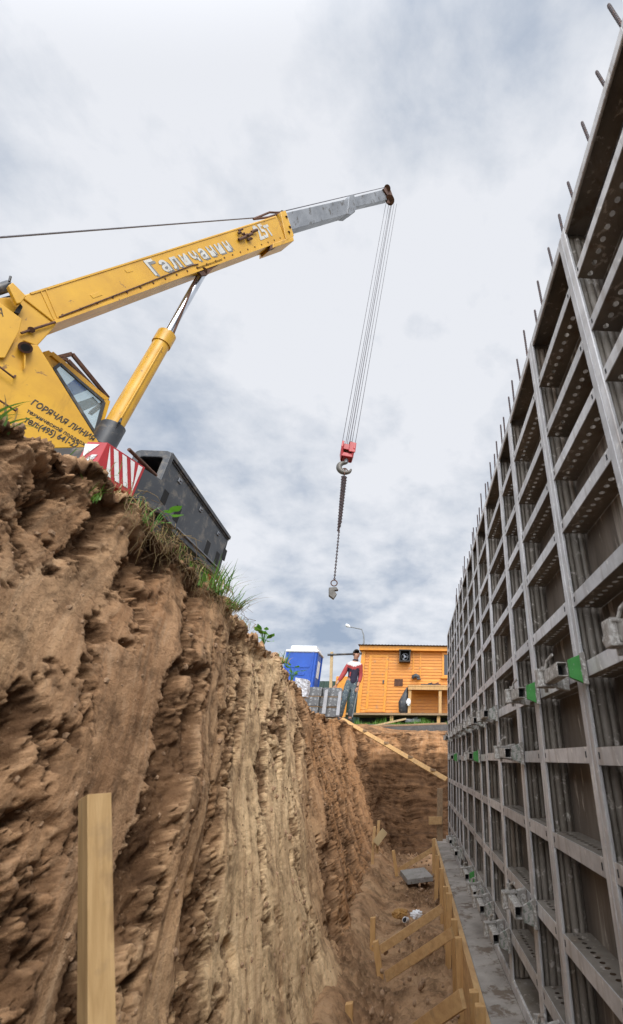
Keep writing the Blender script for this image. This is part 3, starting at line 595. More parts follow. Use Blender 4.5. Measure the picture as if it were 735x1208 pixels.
q = MB(); q.prism([pl(338, 250.5, -.04), pl(416, 233, -.04), pl(419, 250, -.04), pl(344, 271, -.04)], -n_*(W-.08)); cb(q, 'boom_middle', [M['boomgrey']], bevel=.01)
q = MB(); q.prism([pl(412, 231, -.02), pl(418, 229.5, -.02), pl(420.5, 247, -.02), pl(414.5, 253, -.02), pl(409.5, 252.5, -.02)], -n_*(W-.04)); cb(q, 'middle_collar', [M['boomgrey']], bevel=.01)
q = MB(); q.prism([pl(417, 232.5, -.07), pl(456, 222.5, -.07), pl(460, 235, -.07), pl(419, 244, -.07)], -n_*(W-.14)); cb(q, 'boom_tip', [M['boomgrey']], bevel=.008)
q = MB(); q.prism([pl(452, 222.5, -.02), pl(459, 219, -.02), pl(465, 235, -.02), pl(464, 240, -.02), pl(457, 239, -.02), pl(459, 233, -.02)], -n_*.05); q.prism([pl(452, 222.5, -.3), pl(459, 219, -.3), pl(465, 235, -.3), pl(464, 240, -.3), pl(457, 239, -.3), pl(459, 233, -.3)], -n_*.05)
q.tube([pl(460, 236, 0), pl(460, 236, -.37)], .17, 14); q.tube([pl(457, 222, 0), pl(457, 222, -.37)], .12, 12)
cb(q, 'boom_head', [M['rust']])
# hydraulic control cluster and roller bracket on the boom
q = MB()
for i in range(9): a_ = pl(283+random.uniform(-2, 14), 277+random.uniform(-5, 8), .03); q.tube([a_, a_+bdir*random.uniform(.05, .25)+n_*.03], random.uniform(.015, .035), 7)
cb(q, 'valve_cluster', [M['rust']])
q = MB(); rbk = [pl(299, 258.5, -.1), pl(318, 250.5, -.1), pl(333, 251, -.1), pl(316, 256.5, -.1)]
for i in range(4): q.tube([rbk[i], rbk[(i+1)%4]], .022, 6)
q.tube([pl(333, 250, .0), pl(333, 250, -.35)], .035, 8); cb(q, 'rope_guide', [M['rust']])
# --- boom foot, bracket pieces
q = MB(); q.prism([pl(-40, 352, -.02), pl(30, 350, -.02), pl(66, 381, -.02), pl(66, 384, -.02), pl(44, 408, -.02), pl(28, 402, -.02), pl(-40, 500, -.02)], -n_*(W-.04)); cb(q, 'boom_foot', [M['yellow']], bevel=.01)
q = MB(); q.tube([pl(25, 393, .012), pl(46, 386, .012), pl(65, 380, .012)], .014, 6); q.tube([pl(37, 389, .0), pl(37, 389, .03)], .035, 8); cb(q, 'hydraulic_hose', [M['rust']])
q = MB(); q.prism([pl(-60, 346, .14), pl(0, 357, .14), pl(26, 376, .14), pl(23, 390, .14), pl(6, 422, .14), pl(-60, 420, .14)], -n_*.03)
wsp = cb(q, 'winch_side_plate', [M['yellow']], bevel=.006)
q = MB(); q.prism([pl(9.5, 337, .12), pl(15, 333, .12), pl(31, 349, .12), pl(25, 357, .12), pl(20, 358, .12)], -n_*.06); cb(q, 'winch_bracket', [M['yellow']], bevel=.006)
q = MB(); q.tube([pl(-30, 350, -.05), pl(12, 337, -.05)], .06, 10); q.tube([pl(11, 332, .05), pl(12.5, 326, .05)], .012, 6); cb(q, 'winch_pipe', [M['black']])
q = MB(); q.prism([pl(-20, 357, -.05), pl(13, 348, -.05), pl(22, 370, -.05), pl(-20, 375, -.05)], -n_*.3); q.prism([pl(24, 358, .06), pl(27, 362, .06), pl(23, 370, .06), pl(17, 368, .06)], -n_*.1); cb(q, 'winch_drum', [M['blackslot']])
# --- turntable side plate with its writing
plate_off = .10
q = MB(); q.prism([pl(-60, 395, plate_off), pl(45, 407, plate_off), pl(120, 527, plate_off), pl(-60, 532, plate_off)], -n_*.05)
plate = cb(q, 'turntable_side_plate', [M['yellow']], bevel=.008)
q = MB(); q.prism([pl(-60, 395, -.45), pl(45, 407, -.45), pl(120, 527, -.45), pl(-60, 532, -.45)], -n_*.05); cb(q, 'turntable_far_plate', [M['yellow']], bevel=.008)
q = MB(); q.tube([pl(30, 410, .10), pl(30, 410, .20)], .062, 20); q.tube([pl(30, 410, .20), pl(30, 410, .202)], .040, 16, 1); q.prism([pl(26.5, 414, .104), pl(28.5, 414, .104), pl(28, 435, .104), pl(26.5, 437, .104)], n_*.05, 2); cb(q, 'pivot_pin', [M['rust'], M['blackslot'], M['yellow']])
for (x0, y0, x1, y1) in ((-4, 430, 17, 446), (-4, 470, 19, 485)):
    q = MB(); a_, b_ = pl(x0, y0, .16), pl(x1, y1, .16); q.tube([a_, b_, pl(x1+.6, y1-2.5, .16), pl(x1+1, y1-3, .101)], .010, 6); cb(q, 'grab_rail', [M['rust']])
# text meshes
def text_mesh(body, bold=0.0, shear=0.0, gap=1.0):
    cu = bpy.data.curves.new('t', 'FONT'); cu.body = body; cu.size = 1; cu.offset = bold; cu.shear = shear; cu.resolution_u = 3; cu.space_character = gap
    o = bpy.data.objects.new('t', cu); COL.objects.link(o); bpy.context.view_layer.update()
    dg = bpy.context.evaluated_depsgraph_get(); me = bpy.data.meshes.new_from_object(o.evaluated_get(dg)); bpy.data.objects.remove(o)
    return me
def place_text(name, body, p_l, p_r, height, off_n, mat, parent, bold=0.0, shear=0.0, clip=None, upv=None, th=.003, part=None, gap=1.0):
    """lettering laid from p_l to p_r (baseline) on the crane's side plane"""
    me = text_mesh(body, bold, shear, gap); n = len(me.vertices); co = np.zeros(n*3); me.vertices.foreach_get('co', co); co = co.reshape(-1, 3)
    xs = co[:, 0]; w = xs.max()-xs.min(); ex = (p_r-p_l); L = ex.length; ex = ex.normalized(); ey = (upv or n_.cross(ex)).normalized()
    if ey.z < 0: ey = -ey
    cap = co[:, 1].max()
    mb = MB(); pts = [p_l + ex*((c[0]-xs.min())/w*L) + ey*(c[1]/cap*height) + n_*off_n for c in co]
    fs = [tuple(p.vertices) for p in me.polygons]
    if part:                                                        # lower part of the letters carries a darker shade: split by height
        lo = [f for f in fs if all(co[i, 1]/cap < part for i in f)]
    mb.add(pts, fs); mb2 = mb
    o = cb(mb, name, [mat], parent); s = o.modifiers.new('thick', 'SOLIDIFY'); s.thickness = th; s.offset = 0
    return o
place_text('lettering', 'ГОРЯЧАЯ ЛИНИЯ', pl(36, 476.5, .1), pl(109.5, 520.5, .1), .080, .003, M['lettblack'], cr, .020)
place_text('lettering', 'технической поддержки', pl(30.5, 485.7, .1), pl(107, 530.5, .1), .052, .003, M['lettblack'], cr, .012)
place_text('lettering', 'тел:(495) 641-22', pl(27, 497, .1), pl(90, 529, .1), .078, .003, M['lettblack'], cr, .020)
place_text('lettering', 'А', pl(-3, 371, .14), pl(4, 373.5, .14), .1, .003, M['lettblack'], cr, .005)
# boom name: letters stand across the boom
tl, tr_ = pl(183, 325, 0), pl(274.5, 294.5, 0)
sh = place_text('lettering', 'Галичанин', tl + bdir*.03 - bup*.022, tr_ + bdir*.03 - bup*.022, .21, .003, M['lettshade'], cr, .028, 0, upv=bup, gap=1.3)
place_text('lettering', 'Галичанин', tl, tr_, .225, .005, M['lettwhite'], cr, .022, 0, upv=bup, th=.004, gap=1.3)
tl, tr_ = pl(307, 283, 0), pl(323, 276.5, 0)
place_text('lettering', '25т', tl, tr_, .27, .005, M['lettwhite'], cr, .03, 0, upv=bup, th=.004)
for i in range(22):
    q = MB(); f_ = (i+.5)/22; a_ = pl(66, 379, 0)*(1-f_) + pl(335, 281.5, 0)*f_ + bup*.035; q.tube([a_, a_+n_*.012], .014, 6); cb(q, 'flange_bolt', [M['rust']])
q = MB(); q.tube([pl(70, 374, .012), pl(160, 339, .012), pl(226, 313, .012), pl(234, 311.5, .012)], .009, 6); cb(q, 'hydraulic_line', [M['rust']])
for (px, py, w2) in ((110, 352, .16), (150, 322, .12), (236, 295, .08)):
    q = MB(); a_ = pl(px, py, .0015); q.prism([a_, a_+bdir*w2, a_+bdir*w2+bup*.05, a_+bup*.05], n_*.004); cb(q, 'patch_plate', [M['yellow']], bevel=.002)
# --- lift cylinder
ctop = pl(241, 319, -.2); cbot = pl(124, 520, -.2); ax = (ctop-cbot)
def along(px, py): 
    p = pl(px, py, -.2); return cbot + ax*((p-cbot).dot(ax)/ax.dot(ax))
cmid = along(193, 400)
q = MB(); q.tube([cbot-ax*.02, along(190, 404)], .112, 20); q.tube([along(189, 406), along(196, 394)], .128, 20); q.tube([along(130, 510)+n_*.118, along(186, 412)+n_*.118], .014, 6); cyl = cb(q, 'lift_cylinder', [M['yellow']])
q = MB(); q.tube([along(195, 396), ctop], .062, 16); cb(q, 'piston_rod', [M['chrome']])
q = MB(); q.tube([along(197, 392)+n_*.085-bup*.05, pl(232, 326, -.13)], .016, 8); cb(q, 'hose_pipe', [M['rust']])
q = MB(); q.tube([cbot-ax*.03, along(133, 503)], .145, 18); q.tube([along(128, 512)+n_*.13, along(136, 498)+n_*.16, along(141, 510)+n_*.2], .014, 6); cb(q, 'cylinder_foot', [M['black']])
q = MB(); q.prism([pl(231, 316, .0), pl(262, 305, .0), pl(262.5, 309, .0), pl(252, 316, .0), pl(245, 324, .0), pl(238, 325, .0)], -n_*.05); q.prism([pl(231, 316, -.35), pl(262, 305, -.35), pl(262.5, 309, -.35), pl(252, 316, -.35), pl(245, 324, -.35), pl(238, 325, -.35)], -n_*.05); q.tube([pl(241, 319, .01), pl(241, 319, -.41)], .05, 10); cb(q, 'cylinder_bracket', [M['rust']])
# --- operator cab (beyond the boom)
co_ = -.62
cabq = [pl(46, 418, co_), pl(59, 416, co_), pl(127, 473, co_), pl(114, 512, co_), pl(118, 535, co_), pl(60, 540, co_)]
def frame_poly(mb, outer, r, mi=0):
    for i in range(len(outer)): mb.bar(outer[i], outer[(i+1)%len(outer)], r, r*.8, n_, mi)
q = MB(); frame_poly(q, [pl(52, 419, co_), pl(59.5, 417, co_), pl(126, 472.5, co_), pl(113.5, 514, co_), pl(100, 520, co_)], .07); q.prism([pl(44, 417, co_), pl(59, 416, co_), pl(70, 428, co_), pl(63, 435, co_), pl(66, 445, co_), pl(58, 450, co_)], -n_*.03)
cab = cb(q, 'operator_cab', [M['yellow']], bevel=.006)
q = MB(); frame_poly(q, [pl(64, 435, co_+.03), pl(71, 429.5, co_+.03), pl(122.5, 474.5, co_+.03), pl(112.5, 512, co_+.03)], .035); cb(q, 'window_seal', [M['black']])
q = MB(); q.prism([pl(64, 435, co_), pl(71, 429.5, co_), pl(122.5, 474.5, co_), pl(112.5, 512, co_)], -n_*.006); cb(q, 'window_pane', [M['glass']])
cf = -1.15
q = MB(); frame_poly(q, [pl(69, 421.5, cf), pl(85, 417.5, cf), pl(127.5, 469.5, cf), pl(122, 470, cf), pl(80, 425, cf)], .05); cb(q, 'cab_far_frame', [M['rust']])
q = MB()
for p_ in ((59.5, 417), (126, 472.5), (113.5, 514)): q.bar(pl(*p_, co_), pl(*p_, co_) - n_*.5, .05, .05)
cb(q, 'cab_crossbar', [M['rust']])
q = MB(); q.prism([pl(73, 458, -1.0), pl(93, 444, -1.0), pl(109, 457, -1.0), pl(82, 468, -1.0)], -n_*.04); cb(q, 'cab_glass_reflection', [M['bluereflect']])  # blue panel imitates the sky reflection in the cab window
q = MB(); q.prism([pl(88, 476, -1.0), pl(110, 468, -1.0), pl(117, 476, -1.0), pl(94, 486, -1.0)], -n_*.06); cb(q, 'cab_seat_back', [M['black']])
# --- chassis
q = MB(); q.box((-5.3, -.2, 2.0), (-3.95, 6.0, 2.3)); q.box((-5.3, 4.0, 2.302), (-4.0, 5.4, 2.7)); 
q.prism([onz(46, 529, 3.02), onz(110, 527, 3.02), onz(108, 545, 2.75), onz(40, 548, 2.75)], Vector((-.9, .3, 0))); ch = cb(q, 'chassis', [M['black']], bevel=.01)
for y_, z1_, x1_ in ((4.45, 2.398, -3.02), (5.8, 2.398, -3.02), (3.62, 2.235, -3.12)):
    q = MB(); q.box((-3.955, y_, z1_-.2), (x1_, y_+.18, z1_)); cb(q, 'outrigger_beam', [M['black']], bevel=.008)
q = MB(); q.tube([(-4.95, 4.5, 2.7), (-4.95, 4.5, 2.98)], .5, 32); cb(q, 'slewing_ring', [M['black']])
# black side locker: open-ended near frame, ribbed top rail, slots
LX = -3.0; A0 = onx(200, 534, LX); A1 = onx(270, 634, LX); zt0, zt1 = A0.z, A1.z; yb0, yb1 = A0.y, A1.y; zb = 2.42
q = MB(); q.prism([(LX, yb0+.06, zt0-.02), (LX, yb1, zt1-.02), (LX, yb1, zb), (LX, yb0+.06, zb)], (-.02, 0, 0)); q.prism([(LX-.33, yb0+.06, zt0-.02), (LX-.33, yb1, zt1-.02), (LX-.33, yb1, zb), (LX-.33, yb0+.06, zb)], (-.02, 0, 0))
q.prism([(LX-.33, yb1-.02, zt1-.02), (LX-.0, yb1-.02, zt1-.02), (LX-.0, yb1-.02, zb), (LX-.33, yb1-.02, zb)], (0, .02, 0)); q.prism([(LX-.35, yb0+.06, zt0-.021), (LX, yb0+.06, zt0-.021), (LX, yb1, zt1-.021), (LX-.35, yb1, zt1-.021)], (0, 0, -.02))
q.prism([(LX-.35, yb0+.06, zb), (LX, yb0+.06, zb), (LX, yb1, zb), (LX-.35, yb1, zb)], (0, 0, -.02)); lk = cb(q, 'side_locker', [M['black']])
q = MB(); q.bar((LX-.0, yb0+.02, zt0-.005), (LX-.0, yb1+.02, zt1-.005), .05, .055); q.bar((LX+.012, yb0+.05, zt0-.055), (LX+.012, yb1, zt1-.055), .012, .012); cb(q, 'locker_top_rail', [M['black']], bevel=.01)
q = MB()                                                            # rounded frame at the open near end
x0, x1 = LX-.40, LX+.03; z0, z1 = zb-.02, zt0+.03; rr_ = .06
outer = [(x0, z0), (x1, z0), (x1, z1-rr_), (x1-rr_*.3, z1-rr_*.3), (x1-rr_, z1), (x0+rr_, z1), (x0+rr_*.3, z1-rr_*.3), (x0, z1-rr_)]
inner = [(x0+.08, z0+.08), (x1-.085, z0+.08), (x1-.085, z1-.12), (x1-.09, z1-.11), (x1-.10, z1-.10), (x0+.10, z1-.10), (x0+.09, z1-.11), (x0+.08, z1-.12)]
vs = [(a_, yb0, b_) for a_, b_ in outer] + [(a_, yb0, b_) for a_, b_ in inner] + [(a_, yb0+.07, b_) for a_, b_ in outer] + [(a_, yb0+.07, b_) for a_, b_ in inner]
fs = []
for i in range(8): j = (i+1) % 8; fs += [(i, j, 8+j, 8+i), (16+i, 16+j, 24+j, 24+i), (i, j, 16+j, 16+i), (8+i, 8+j, 24+j, 24+i)]
q.add(vs, fs); cb(q, 'locker_end_frame', [M['black']], bevel=.012)
for px, py, px2, py2 in ((197, 579, 192, 594), (212, 598, 206, 615), (247, 639, 243, 656), (258, 652, 254, 665), (266.5, 648, 263, 660)):
    q = MB(); a_, b_ = onx(px, py, LX+.002), onx(px2, py2, LX+.002); q.prism([a_+Vector((0, -.06, 0)), a_+Vector((0, .06, 0)), Vector((a_.x, a_.y+.06, b_.z)), Vector((a_.x, a_.y-.06, b_.z))], (-.012, 0, 0)); cb(q, 'locker_slot', [M['blackslot']])
for px, py, px2, py2 in ((185, 603, 206, 621), (232, 659, 262, 668)):
    q = MB(); a_, b_ = onx(px, py, LX+.03), onx(px2, py2, LX+.03); b_.z = a_.z; q.bar(a_, b_, .07, .035); cb(q, 'locker_step', [M['black']])
for fy in (.18, .5, .82):
    q = MB(); yy = yb0+(yb1-yb0)*fy; zz = zt0+(zt1-zt0)*fy; q.box((LX+.0005, yy-.035, zz-.17), (LX+.014, yy+.035, zz-.11)); q.tube([(LX+.02, yy-.02, zz-.14), (LX+.02, yy+.02, zz-.14)], .008, 6); cb(q, 'latch', [M['boomgrey']], bevel=.003)
q = MB(); q.tube([(LX+.012, yb0+.1, zb+.05), (LX+.012, yb1-.05, zb+.05)], .012, 6); cb(q, 'hydraulic_line', [M['boomgrey']])
q = MB(); a_ = onx(245, 681, LX-.06); q.box(a_-Vector((.03, .08, .04)), a_+Vector((.03, .08, .04))); cb(q, 'marker_lamp', [M['orange']], bevel=.01)
# red and white guard box
GA = onx(127, 522, -3.0); GB = onz(171.5, 551.5, GA.z); GC = onz(103.5, 521, GA.z); hh = .36
gu = (GB-GA).normalized(); gw = (GC-GA).normalized(); gn = Vector((gu.y, -gu.x, 0)); gn = gn if gn.x > 0 else -gn
q = MB(); q.prism([GA, GB, GB+gw*(GC-GA).length, GC], (0, 0, -hh)); cb(q, 'striped_guard', [M['red']], bevel=.004)
L1 = (GB-GA).length; L2 = (GC-GA).length; gn2 = Vector((gw.y, -gw.x, 0)); gn2 = gn2 if gn2.y < 0 else -gn2
q = MB()
for k in range(5):
    x0 = .02+k*L1/4.6-L1*.1; sl = .13
    poly = [(x0, 0.02), (x0+L1*.115, 0.02), (x0+L1*.115+sl, hh-.05), (x0+sl, hh-.05)]
    cl = [(min(max(u, .03), L1-.03), v) for u, v in poly]
    if cl[1][0]-cl[0][0] < .015 and cl[2][0]-cl[3][0] < .015: continue
    q.prism([GA + gu*u - Vector((0, 0, 1))*v + gn*.003 for u, v in cl], gn*.002)
for (u0, u1, u2, u3, v0, v1) in ((.06, .14, L2-.04, L2-.04, .03, hh*.62), (.03, .03, L2*.55, L2*.8, hh*.42, hh*.92)):
    q.prism([GA + gw*u - Vector((0, 0, 1))*v + gn2*.003 for u, v in ((u0, v0), (u1+.05, v0), (u2, v1), (u3, v1*.72))], gn2*.002)
cb(q, 'guard_stripe', [M['white']])
q = MB(); q.tube([onz(152, 530, GA.z+.05), onz(184, 561, GA.z+.05)], .018, 8); cb(q, 'guard_rail', [M['rust']])
q = MB(); q.prism([GB+Vector((0, 0, -.02)), GB+gu*.28+Vector((0, 0, -.02)), GB+gu*.28+Vector((0, 0, -hh)), GB+Vector((0, 0, -hh))], -gn*.5); cb(q, 'guard_back', [M['black']])
for yy in (.9, 2.3, 5.0):
    for xx in (-3.62, -5.2):
        q = MB(); q.tube([(xx-.16, yy, 1.68), (xx-.14, yy, 1.68), (xx+.14, yy, 1.68), (xx+.16, yy, 1.68)], [.47, .53, .53, .47], 28); wh = cb(q, 'wheel', [M['tyre']])
        q = MB(); q.tube([(xx-.165, yy, 1.68), (xx+.165, yy, 1.68)], .27, 20); q.ring((xx+.165, yy, 1.68), (1, 0, 0), .2, .03, 20, 6)
        o = cb(q, 'rim', [M['boomgrey']]); o.parent = wh; 
# ropes
tipc = pl(460, 236, -.18); hk = pl(411, 525, -.18)
for i, (du, dn) in enumerate(((-.15, -.12), (-.07, -.05), (-.04, .06), (.05, -.08), (.1, .04), (.14, .13))):
    q = MB(); q.tube([tipc + h_*(.10+du) + n_*dn*1.1, hk + n_*dn + h_*du*.6 + Vector((0, 0, .02))], (.0075 if i != 2 else .011), 6); cb(q, 'hoist_rope', [M['rope']])
q = MB(); q.tube([pl(-60, 284.5, -.2), pl(0, 280, -.2), pl(300, 257, -.2), pl(316, 251, -.2)], .0115, 6); q.tube([pl(316, 251, -.2), pl(333, 249.5, -.2), pl(456, 220.5, -.2)], .011, 6); cb(q, 'winch_rope', [M['rope']])
# --- hook block, hanging from the ropes
HB = hk; hb = empty('hook_block', HB); tag(hb, 'red crane hook block with grey hook hanging from the boom ropes', 'hook block')
Lf = (c_R*.95 + c_0*.3).normalized(); Lb = Vector((-Lf.y, Lf.x, 0))                # block's long way across the view
def hbx(mb, name, mats, parent=hb, bevel=0.0):
    mb.v = [tuple(Lf*v[0] + Lb*v[1] + Vector((0, 0, v[2]))) for v in mb.v]; return mb.build(name, mats, parent, bevel)
q = MB()
for s_ in (-1, 1): q.prism([(s_*.15, -.16, -.02), (s_*.15, .16, -.02), (s_*.165, .18, -.20), (s_*.13, .1, -.42), (s_*.13, -.1, -.42), (s_*.165, -.18, -.20)], (-s_*.05, 0, 0))
q.box((-.11, -.14, -.08), (.11, -.11, -.24)); q.box((-.12, -.12, -.42), (.12, .12, -.31)); q.box((.02, -.17, -.02), (.17, -.14, -.30)); hbx(q, 'block_body', [M['red']], bevel=.012)
q = MB(); q.tube([(-.10, 0, -.15), (.10, 0, -.15)], .125, 20); q.tube([(.05, -.02, -.02), (.05, -.02, .07)], .05, 10); hbx(q, 'sheave', [M['rust']])
q = MB(); q.tube([(0, 0, -.40), (0, 0, -.52)], .045, 10); hbx(q, 'hook_shank', [M['boomgrey']])
q = MB(); pts = []; rs = []
for i in range(20):
    a_ = R(95) + R(262)*i/19; pts.append((.13*math.cos(a_)*1.05, 0, -.66 + .135*math.sin(a_))); rs.append(.042 + .024*math.sin(math.pi*min(1, i/15)) if i < 16 else .05 - .008*(i-15)) 
pts = [(0.0, 0, -.50)] + pts; rs = [.04] + rs; q.tube(pts, rs, 10); hbx(q, 'hook', [M['hooksteel']])
# --- chain sling on the hook
hz = HB + Vector((0, 0, -.80)); bot = pl(393, 700, -.18); cs = empty('chain_sling', hz); tag(cs, 'rusty chain sling with a steel lifting clamp hanging from the hook', 'chain')
dvec = bot - hz
def links(mb, a_, b_, ln, r, wv=0.0, ph=0.0):
    n = int((b_-a_).length/ln); d = (b_-a_)/n; dn = d.normalized()
    for i in range(n):
        c = a_ + d*(i+.5); nm = Lf if (i % 2) else Lb
        mb.ring(c, nm, ln*.42, r, 8, 5, sx=1.0)
q = MB(); q.ring(Vector((0, 0, .07)), Lb, .055, .014, 14, 6); q.ring(Vector((0, 0, -.05)), Lf, .055, .014, 14, 6); q.tube([(0, 0, .12), (0, 0, .05)], .02, 8); q.build('top_ring', M['rust'], cs)
q = MB(); f0, f1 = dvec*.035, dvec*.52
for k_, o_ in enumerate((Lf*-.042, Lf*.042, Lb*.04, Lb*-.035, Lf*.015, Lf*-.02+Lb*.02, Lf*.028-Lb*.02, Lf*-.03-Lb*.02)): links(q, f0+o_, f1 + o_*.45 - dvec*.02*((k_*3) % 5), .034+.003*(k_ % 3), .0125)
q.build('doubled_chain', M['rebar'], cs)
q = MB(); links(q, f1, dvec*.90, .036, .0095); q.build('chain_leg', M['rebar'], cs)
q = MB(); q.ring(dvec*.925, Lb, .06, .011, 16, 6); q.build('end_ring', M['rust'], cs)
q = MB(); e0 = dvec*.96; q.prism([e0+Lf*-.09+Vector((0, 0, .0)), e0+Lf*.05+Vector((0, 0, .03)), e0+Lf*.10+Vector((0, 0, -.03)), e0+Lf*.02+Vector((0, 0, -.05)), e0+Lf*.08+Vector((0, 0, -.12)), e0+Lf*.03+Vector((0, 0, -.22)), e0+Lf*-.07+Vector((0, 0, -.16))], Lb*.09); q.build('lifting_clamp', M['hooksteel'], cs, .01)

# ------------------------------------------------------------------ wooden site hut
HY = 18.0; hut = empty('site_hut', (-.3, HY, 1.4)); tag(hut, 'orange oiled-wood site hut on short piles beyond the trench end', 'hut')
def hp(px, py, dy=0): return ony(px, py, HY+dy)
def hb_(mb, name, mats, parent=hut, bevel=0.0):
    o_ = Vector(hut.location); mb.v = [tuple(Vector(v)-o_) for v in mb.v]; return mb.build(name, mats, parent, bevel)
hx0, hx1 = hp(424.5, 800).x, 3.4; hz0, hz1 = hp(424, 844.5).z, hp(428, 768).z
q = MB(); nb = 21; st = (hz1-hz0)/nb
for i in range(nb):
    z0 = hz0+i*st; q.prism([(hx0, HY, z0), (hx0, HY-.018, z0+.004), (hx0, HY-.004, z0+st-.006), (hx0, HY+.01, z0+st-.006), (hx0, HY+.01, z0)], (hx1-hx0, 0, 0))
q.box((hx0, HY+.01, hz0), (hx1, HY+3.0, hz1)); hb_(q, 'wall', [M['siding']])
q = MB(); q.box((hx0-.02, HY-.045, hz0), (hx0+.14, HY-.0185, hz1)); hb_(q, 'corner_board', [M['trim']], bevel=.004)
for px in (487, 495.5): xx = hp(px, 800).x; q = MB(); q.box((xx-.03, HY-.035, hp(px, 803).z), (xx+.03, HY-.0185, hz1)); hb_(q, 'batten', [M['trim']], bevel=.004)
dx0, dx1 = hp(434, 800).x, hp(457, 800).x; dz0, dz1 = hp(440, 840).z, hp(440, 772.5).z
q = MB(); q.box((dx0, HY-.04, dz0), (dx0+.1, HY-.0185, dz1)); q.box((dx1-.1, HY-.04, dz0), (dx1, HY-.0185, dz1)); q.box((dx0+.1, HY-.04, dz1-.09), (dx1-.1, HY-.0185, dz1)); dr = hb_(q, 'door_frame', [M['trim']], bevel=.004)
q = MB(); n2 = 18; s2 = (dz1-.09-dz0)/n2
for i in range(n2): z0 = dz0+i*s2; q.prism([(dx0+.1, HY-.02, z0), (dx0+.1, HY-.036, z0+.004), (dx0+.1, HY-.026, z0+s2-.006), (dx0+.1, HY-.02, z0+s2-.006)], (dx1-dx0-.2, 0, 0))
dr = hb_(q, 'door', [M['siding']]); q = MB(); q.box((dx1-.17, HY-.07, 2.55), (dx1-.12, HY-.037, 2.68)); o = hb_(q, 'handle', [M['black']]); o.parent = dr
q = MB(); q.box((hx0-.1, HY-.22, hz1), (hx1+.1, HY-.19, hz1+.17)); q.box((hx0-.1, HY-.19, hz1+.002), (hx1+.1, HY+3.1, hz1+.03)); hb_(q, 'fascia', [M['trim']], bevel=.004)
q = MB(); nn = 90; vs = []
for i in range(nn+1):
    xx = hx0-.16 + (hx1-hx0+.3)*i/nn; zz = hz1+.19+.018*(i % 2); vs += [(xx, HY-.32, zz), (xx, HY+3.2, zz+.22)]
q.add(vs, [(2*i, 2*i+2, 2*i+3, 2*i+1) for i in range(nn)]); o = hb_(q, 'roof', [M['roof']]); s = o.modifiers.new('t', 'SOLIDIFY'); s.thickness = .012
wx0, wx1 = hp(521.5, 790).x, hp(521.5, 790).x+1.0; wz0, wz1 = hp(524, 799).z, hp(524, 770).z
q = MB(); q.box((wx0, HY-.05, wz0), (wx0+.08, HY-.0185, wz1)); q.box((wx1-.08, HY-.05, wz0), (wx1, HY-.0185, wz1)); q.box((wx0+.08, HY-.05, wz1-.08), (wx1-.08, HY-.0185, wz1)); q.box((wx0+.08, HY-.05, wz0), (wx1-.08, HY-.0185, wz0+.08)); q.box((wx0-.06, HY-.12, wz0-.06), (wx1+.06, HY-.0185, wz0-.002)); wi = hb_(q, 'window', [M['trim']], bevel=.004)
q = MB(); q.box((wx0+.08, HY-.024, wz0+.08), (wx1-.08, HY-.0185, wz1-.08)); o = hb_(q, 'pane', [M['glassdark']]); o.parent = wi
q = MB(); dz = hp(460, 843.8).z; q.box((hx0-.35, HY-.95, dz-.07), (hx1, HY-.02, dz)); hb_(q, 'deck', [M['woodold']], bevel=.006)
for px in (463, 516): xx = hp(px, 850).x; q = MB(); q.box((xx-.06, HY-.85, .9), (xx+.06, HY-.73, dz-.07)); hb_(q, 'deck_post', [M['woodx']])
q = MB(); q.box((hx0+.1, HY+.15, .9), (hx1, HY+.3, dz-.07)); hb_(q, 'plinth', [M['darkwood']])
a_, b_ = hp(471.5, 768.5, -.1), hp(484, 781.5, -.1); q = MB(); x0, x1, z0, z1 = a_.x, b_.x, b_.z, a_.z
q.box((x0, HY-.30, z0), (x0+.04, HY-.0185, z1)); q.box((x1-.04, HY-.30, z0), (x1, HY-.0185, z1)); q.box((x0+.04, HY-.30, z0), (x1-.04, HY-.0185, z0+.04)); q.box((x0-.02, HY-.33, z1+.002), (x1+.02, HY-.0185, z1+.035)); fb = hb_(q, 'fan_box', [M['darkwood']])
q = MB(); q.box((x0+.04, HY-.05, z0+.04), (x1-.04, HY-.02, z1)); o = hb_(q, 'fan_back', [M['blackslot']]); o.parent = fb
q = MB(); mc = Vector(((x0+x1)/2, HY-.14, (z0+z1)/2)); q.ring(mc, (0, 1, 0), .13, .012, 16, 5); q.tube([mc, mc+Vector((0, -.03, 0))], .045, 10)
for i in range(3): q.bar(mc, mc+Vector((.12*math.cos(2.1*i), .01, .12*math.sin(2.1*i))), .05, .008, (0, 1, .3))
o = hb_(q, 'fan', [M['boomgrey']]); o.parent = fb
a_, b_ = hp(465.5, 801), hp(475, 809.5); q = MB()
for i in range(9): z = b_.z + (a_.z-b_.z)*(i+.5)/9; q.box((a_.x, HY-.045, z-.011), (b_.x, HY-.02, z+.011))
hb_(q, 'wall_vent', [M['rust']])
# workbench against the hut
BY = HY-.55; wb = empty('workbench', ony(505, 844, BY)); tag(wb, 'wooden workbench shelf with posts standing on the hut deck', 'workbench')
bz = ony(500, 809.5, BY).z; bx0, bx1 = ony(481, 810, BY).x, 2.6
def wbb(mb, name, mats, bevel=0.0):
    o_ = Vector(wb.location); mb.v = [tuple(Vector(v)-o_) for v in mb.v]; return mb.build(name, mats, wb, bevel)
q = MB(); q.box((bx0, BY-.32, bz-.05), (bx1, BY+.5, bz)); q.box((bx0+.02, BY-.31, bz-.17), (bx1, BY-.27, bz-.052)); wbb(q, 'bench_top', [M['woodx']], .004)
for px in (483.2, 518.8): xx = ony(px, 830, BY).x; q = MB(); q.box((xx-.055, BY-.26, ony(px, 844, BY).z+.0), (xx+.055, BY-.15, bz-.051)); wbb(q, 'bench_leg', [M['woodx']], .004)
rnd = random.Random(4)
